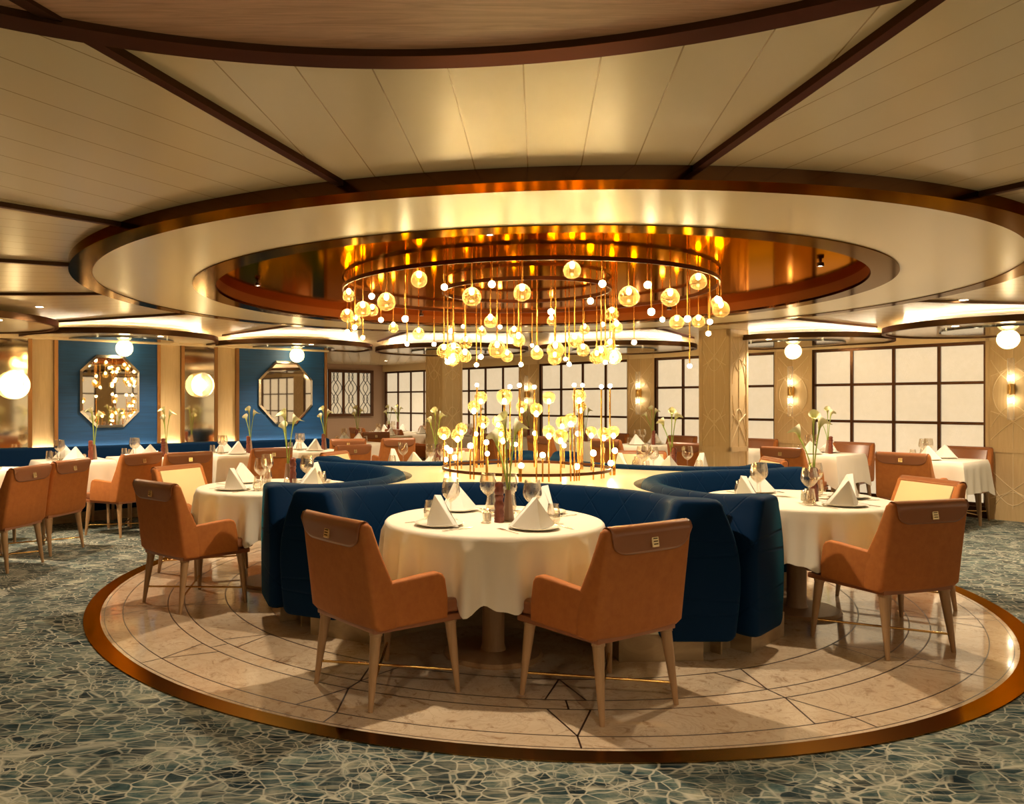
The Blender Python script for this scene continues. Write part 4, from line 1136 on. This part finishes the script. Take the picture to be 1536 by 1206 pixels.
# window tables (rows along the window wall)
def qt(key, hx, hy):
    if key not in QT: QT[key] = Proto(make_qtable(hx, hy)); QC[key] = Proto(make_qcloth(hx, hy))
    return QT[key], QC[key]
WT = ['the window table at the right edge', 'the window table beyond the right-hand booth', 'the window table right behind the timber column', 'the window table left of the timber column', 'the window table behind the light stand, right half',
      'the window table behind the light stand, middle', 'the window table behind the left timber column', 'the window table near the far corner', 'the far corner table by the lattice window']
for k in range(9):
    v = -0.98+1.31*k; u = 5.60; x, y = uv(u, v); T = WT[k]
    t_, c_ = qt('w', 0.40, 0.38)
    t_.put((x, y, 0), A0, 'rectangular oak table, ' + T); c_.put((x, y, 0), A0, 'white cloth over ' + T)
    for s_, (du, nm) in enumerate(((-0.24, 'room side'), (0.24, 'window side'))):
        px_, py_ = uv(u+du, v); setting(px_, py_, 38 if du < 0 else 218, nm + ', ' + T.replace('the ', ''), 'on ' + T, detail=False, side=1 if s_ else -1)
    if k > 0: centre(x, y, A0, T, False)
    cx_, cy_ = uv(u-0.66, v); chair(cx_, cy_, 38, 'tan armchair on the room side of ' + T, 'armchairs at the window tables')
    cx_, cy_ = uv(u+0.66, v); chair(cx_, cy_, 218, 'tan armchair on the window side of ' + T, 'armchairs at the window tables', 'leather')
# wall bench and its tables
bh = thing('banquette_bench', 'long blue velvet bench along the left wall', 'bench', (0, 0, 0), A0)
b = MB(); b.box(UB+0.1, UE-0.03, VL-0.15, VL-0.05, 0.12, 0.86, 0.03, 3); b.build('backrest', 'velvet_plain', bh)
b = MB(); b.box(UB+0.1, UE-0.03, VL-0.62, VL-0.15, 0.12, 0.45, 0.03, 3); b.build('seat', 'velvet_plain', bh)
b = MB(); b.box(UB+0.1, UE-0.03, VL-0.58, VL-0.16, 0.0, 0.12); b.build('plinth', 'plinth_wood', bh, smooth=0)
LT = [(-2.16, 4.90, 'the wall table below the left mirror, nearer one'), (-1.34, 4.90, 'the wall table below the left mirror, farther one'), (-0.25, 4.90, 'the wall table below the second mirror, nearer one'), (0.85, 4.90, 'the wall table below the second mirror, farther one')]
for (u, v, T) in LT:
    x, y = uv(u, v); t_, c_ = qt('l', 0.36, 0.36)
    t_.put((x, y, 0), A0, 'square oak table, ' + T); c_.put((x, y, 0), A0, 'white cloth over ' + T)
    for s_, (dv, nm) in enumerate(((-0.21, 'aisle side'), (0.21, 'bench side'))):
        px_, py_ = uv(u-0.03, v+dv); setting(px_, py_, 128 if dv < 0 else 308, nm + ', ' + T.replace('the ', ''), 'on ' + T, detail=False, side=1 if s_ else -1)
    centre(x+0.1, y+0.1, A0, T, True)
x, y = -5.22, 1.02
t_, c_ = qt('l', 0.36, 0.36)
T = 'the table cut by the left edge'
t_, c_ = qt('e', 0.40, 0.62)
t_.put((x, y, 0), 0, 'rectangular oak table, ' + T); c_.put((x, y, 0), 0, 'white cloth over ' + T)
setting(x+0.22, y+0.28, 180, 'farther setting, ' + T.replace('the ', ''), 'on ' + T, detail=False)
setting(x+0.22, y-0.30, 180, 'nearer setting, ' + T.replace('the ', ''), 'on ' + T, detail=False)
ac = [(-4.42, 0.42, 172, 'tan armchair cut by the left edge of the picture, its back to the aisle'), (-4.38, 1.14, 168, 'tan armchair second from the left edge, facing the cut-off table'),
      (-4.02, 2.16, 150, 'tan armchair showing its arm, at the wall table below the left mirror'), (-3.50, 2.42, 128, 'tan armchair behind the pale-backed one, at the wall tables'),
      (-2.76, 3.22, 128, 'tan armchair in front of the second mirror, seen over the left-hand table'), (-1.86, 3.86, 128, 'tan armchair right of the second mirror, at the wall tables')]
for c_ in ac: chair(c_[0], c_[1], c_[2], c_[3], 'armchairs at the wall bench tables')
# mid-room tables near the alcove
MTB = [(-1.95, 6.35, 'the middle table before the alcove'), (-1.55, 9.0, 'the alcove table below the lattice window')]
for (x, y, T) in MTB:
    t_, c_ = qt('w', 0.40, 0.38); t_.put((x, y, 0), A0, 'rectangular oak table, ' + T); c_.put((x, y, 0), A0, 'white cloth over ' + T)
    for s_, (dv, nm) in enumerate(((-0.21, 'near side'), (0.21, 'far side'))):
        a_ = rot2(0.0, dv, A0); setting(x+a_[0], y+a_[1], 128 if dv < 0 else 308, nm + ', ' + T.replace('the ', ''), 'on ' + T, detail=False)
    centre(x, y, A0, T, False)
mc = [(-1.95, 5.55, 100, 'tan armchair with its back to us, before the alcove, left one'), (-1.27, 5.78, 110, 'tan armchair with its back to us, before the alcove, right one'),
      (-1.75, 8.2, 110, 'tan armchair at the alcove table, nearer one'), (-0.85, 8.9, 180, 'tan armchair at the alcove table, right end')]
for c_ in mc: chair(c_[0], c_[1], c_[2], c_[3], 'armchairs near the alcove')
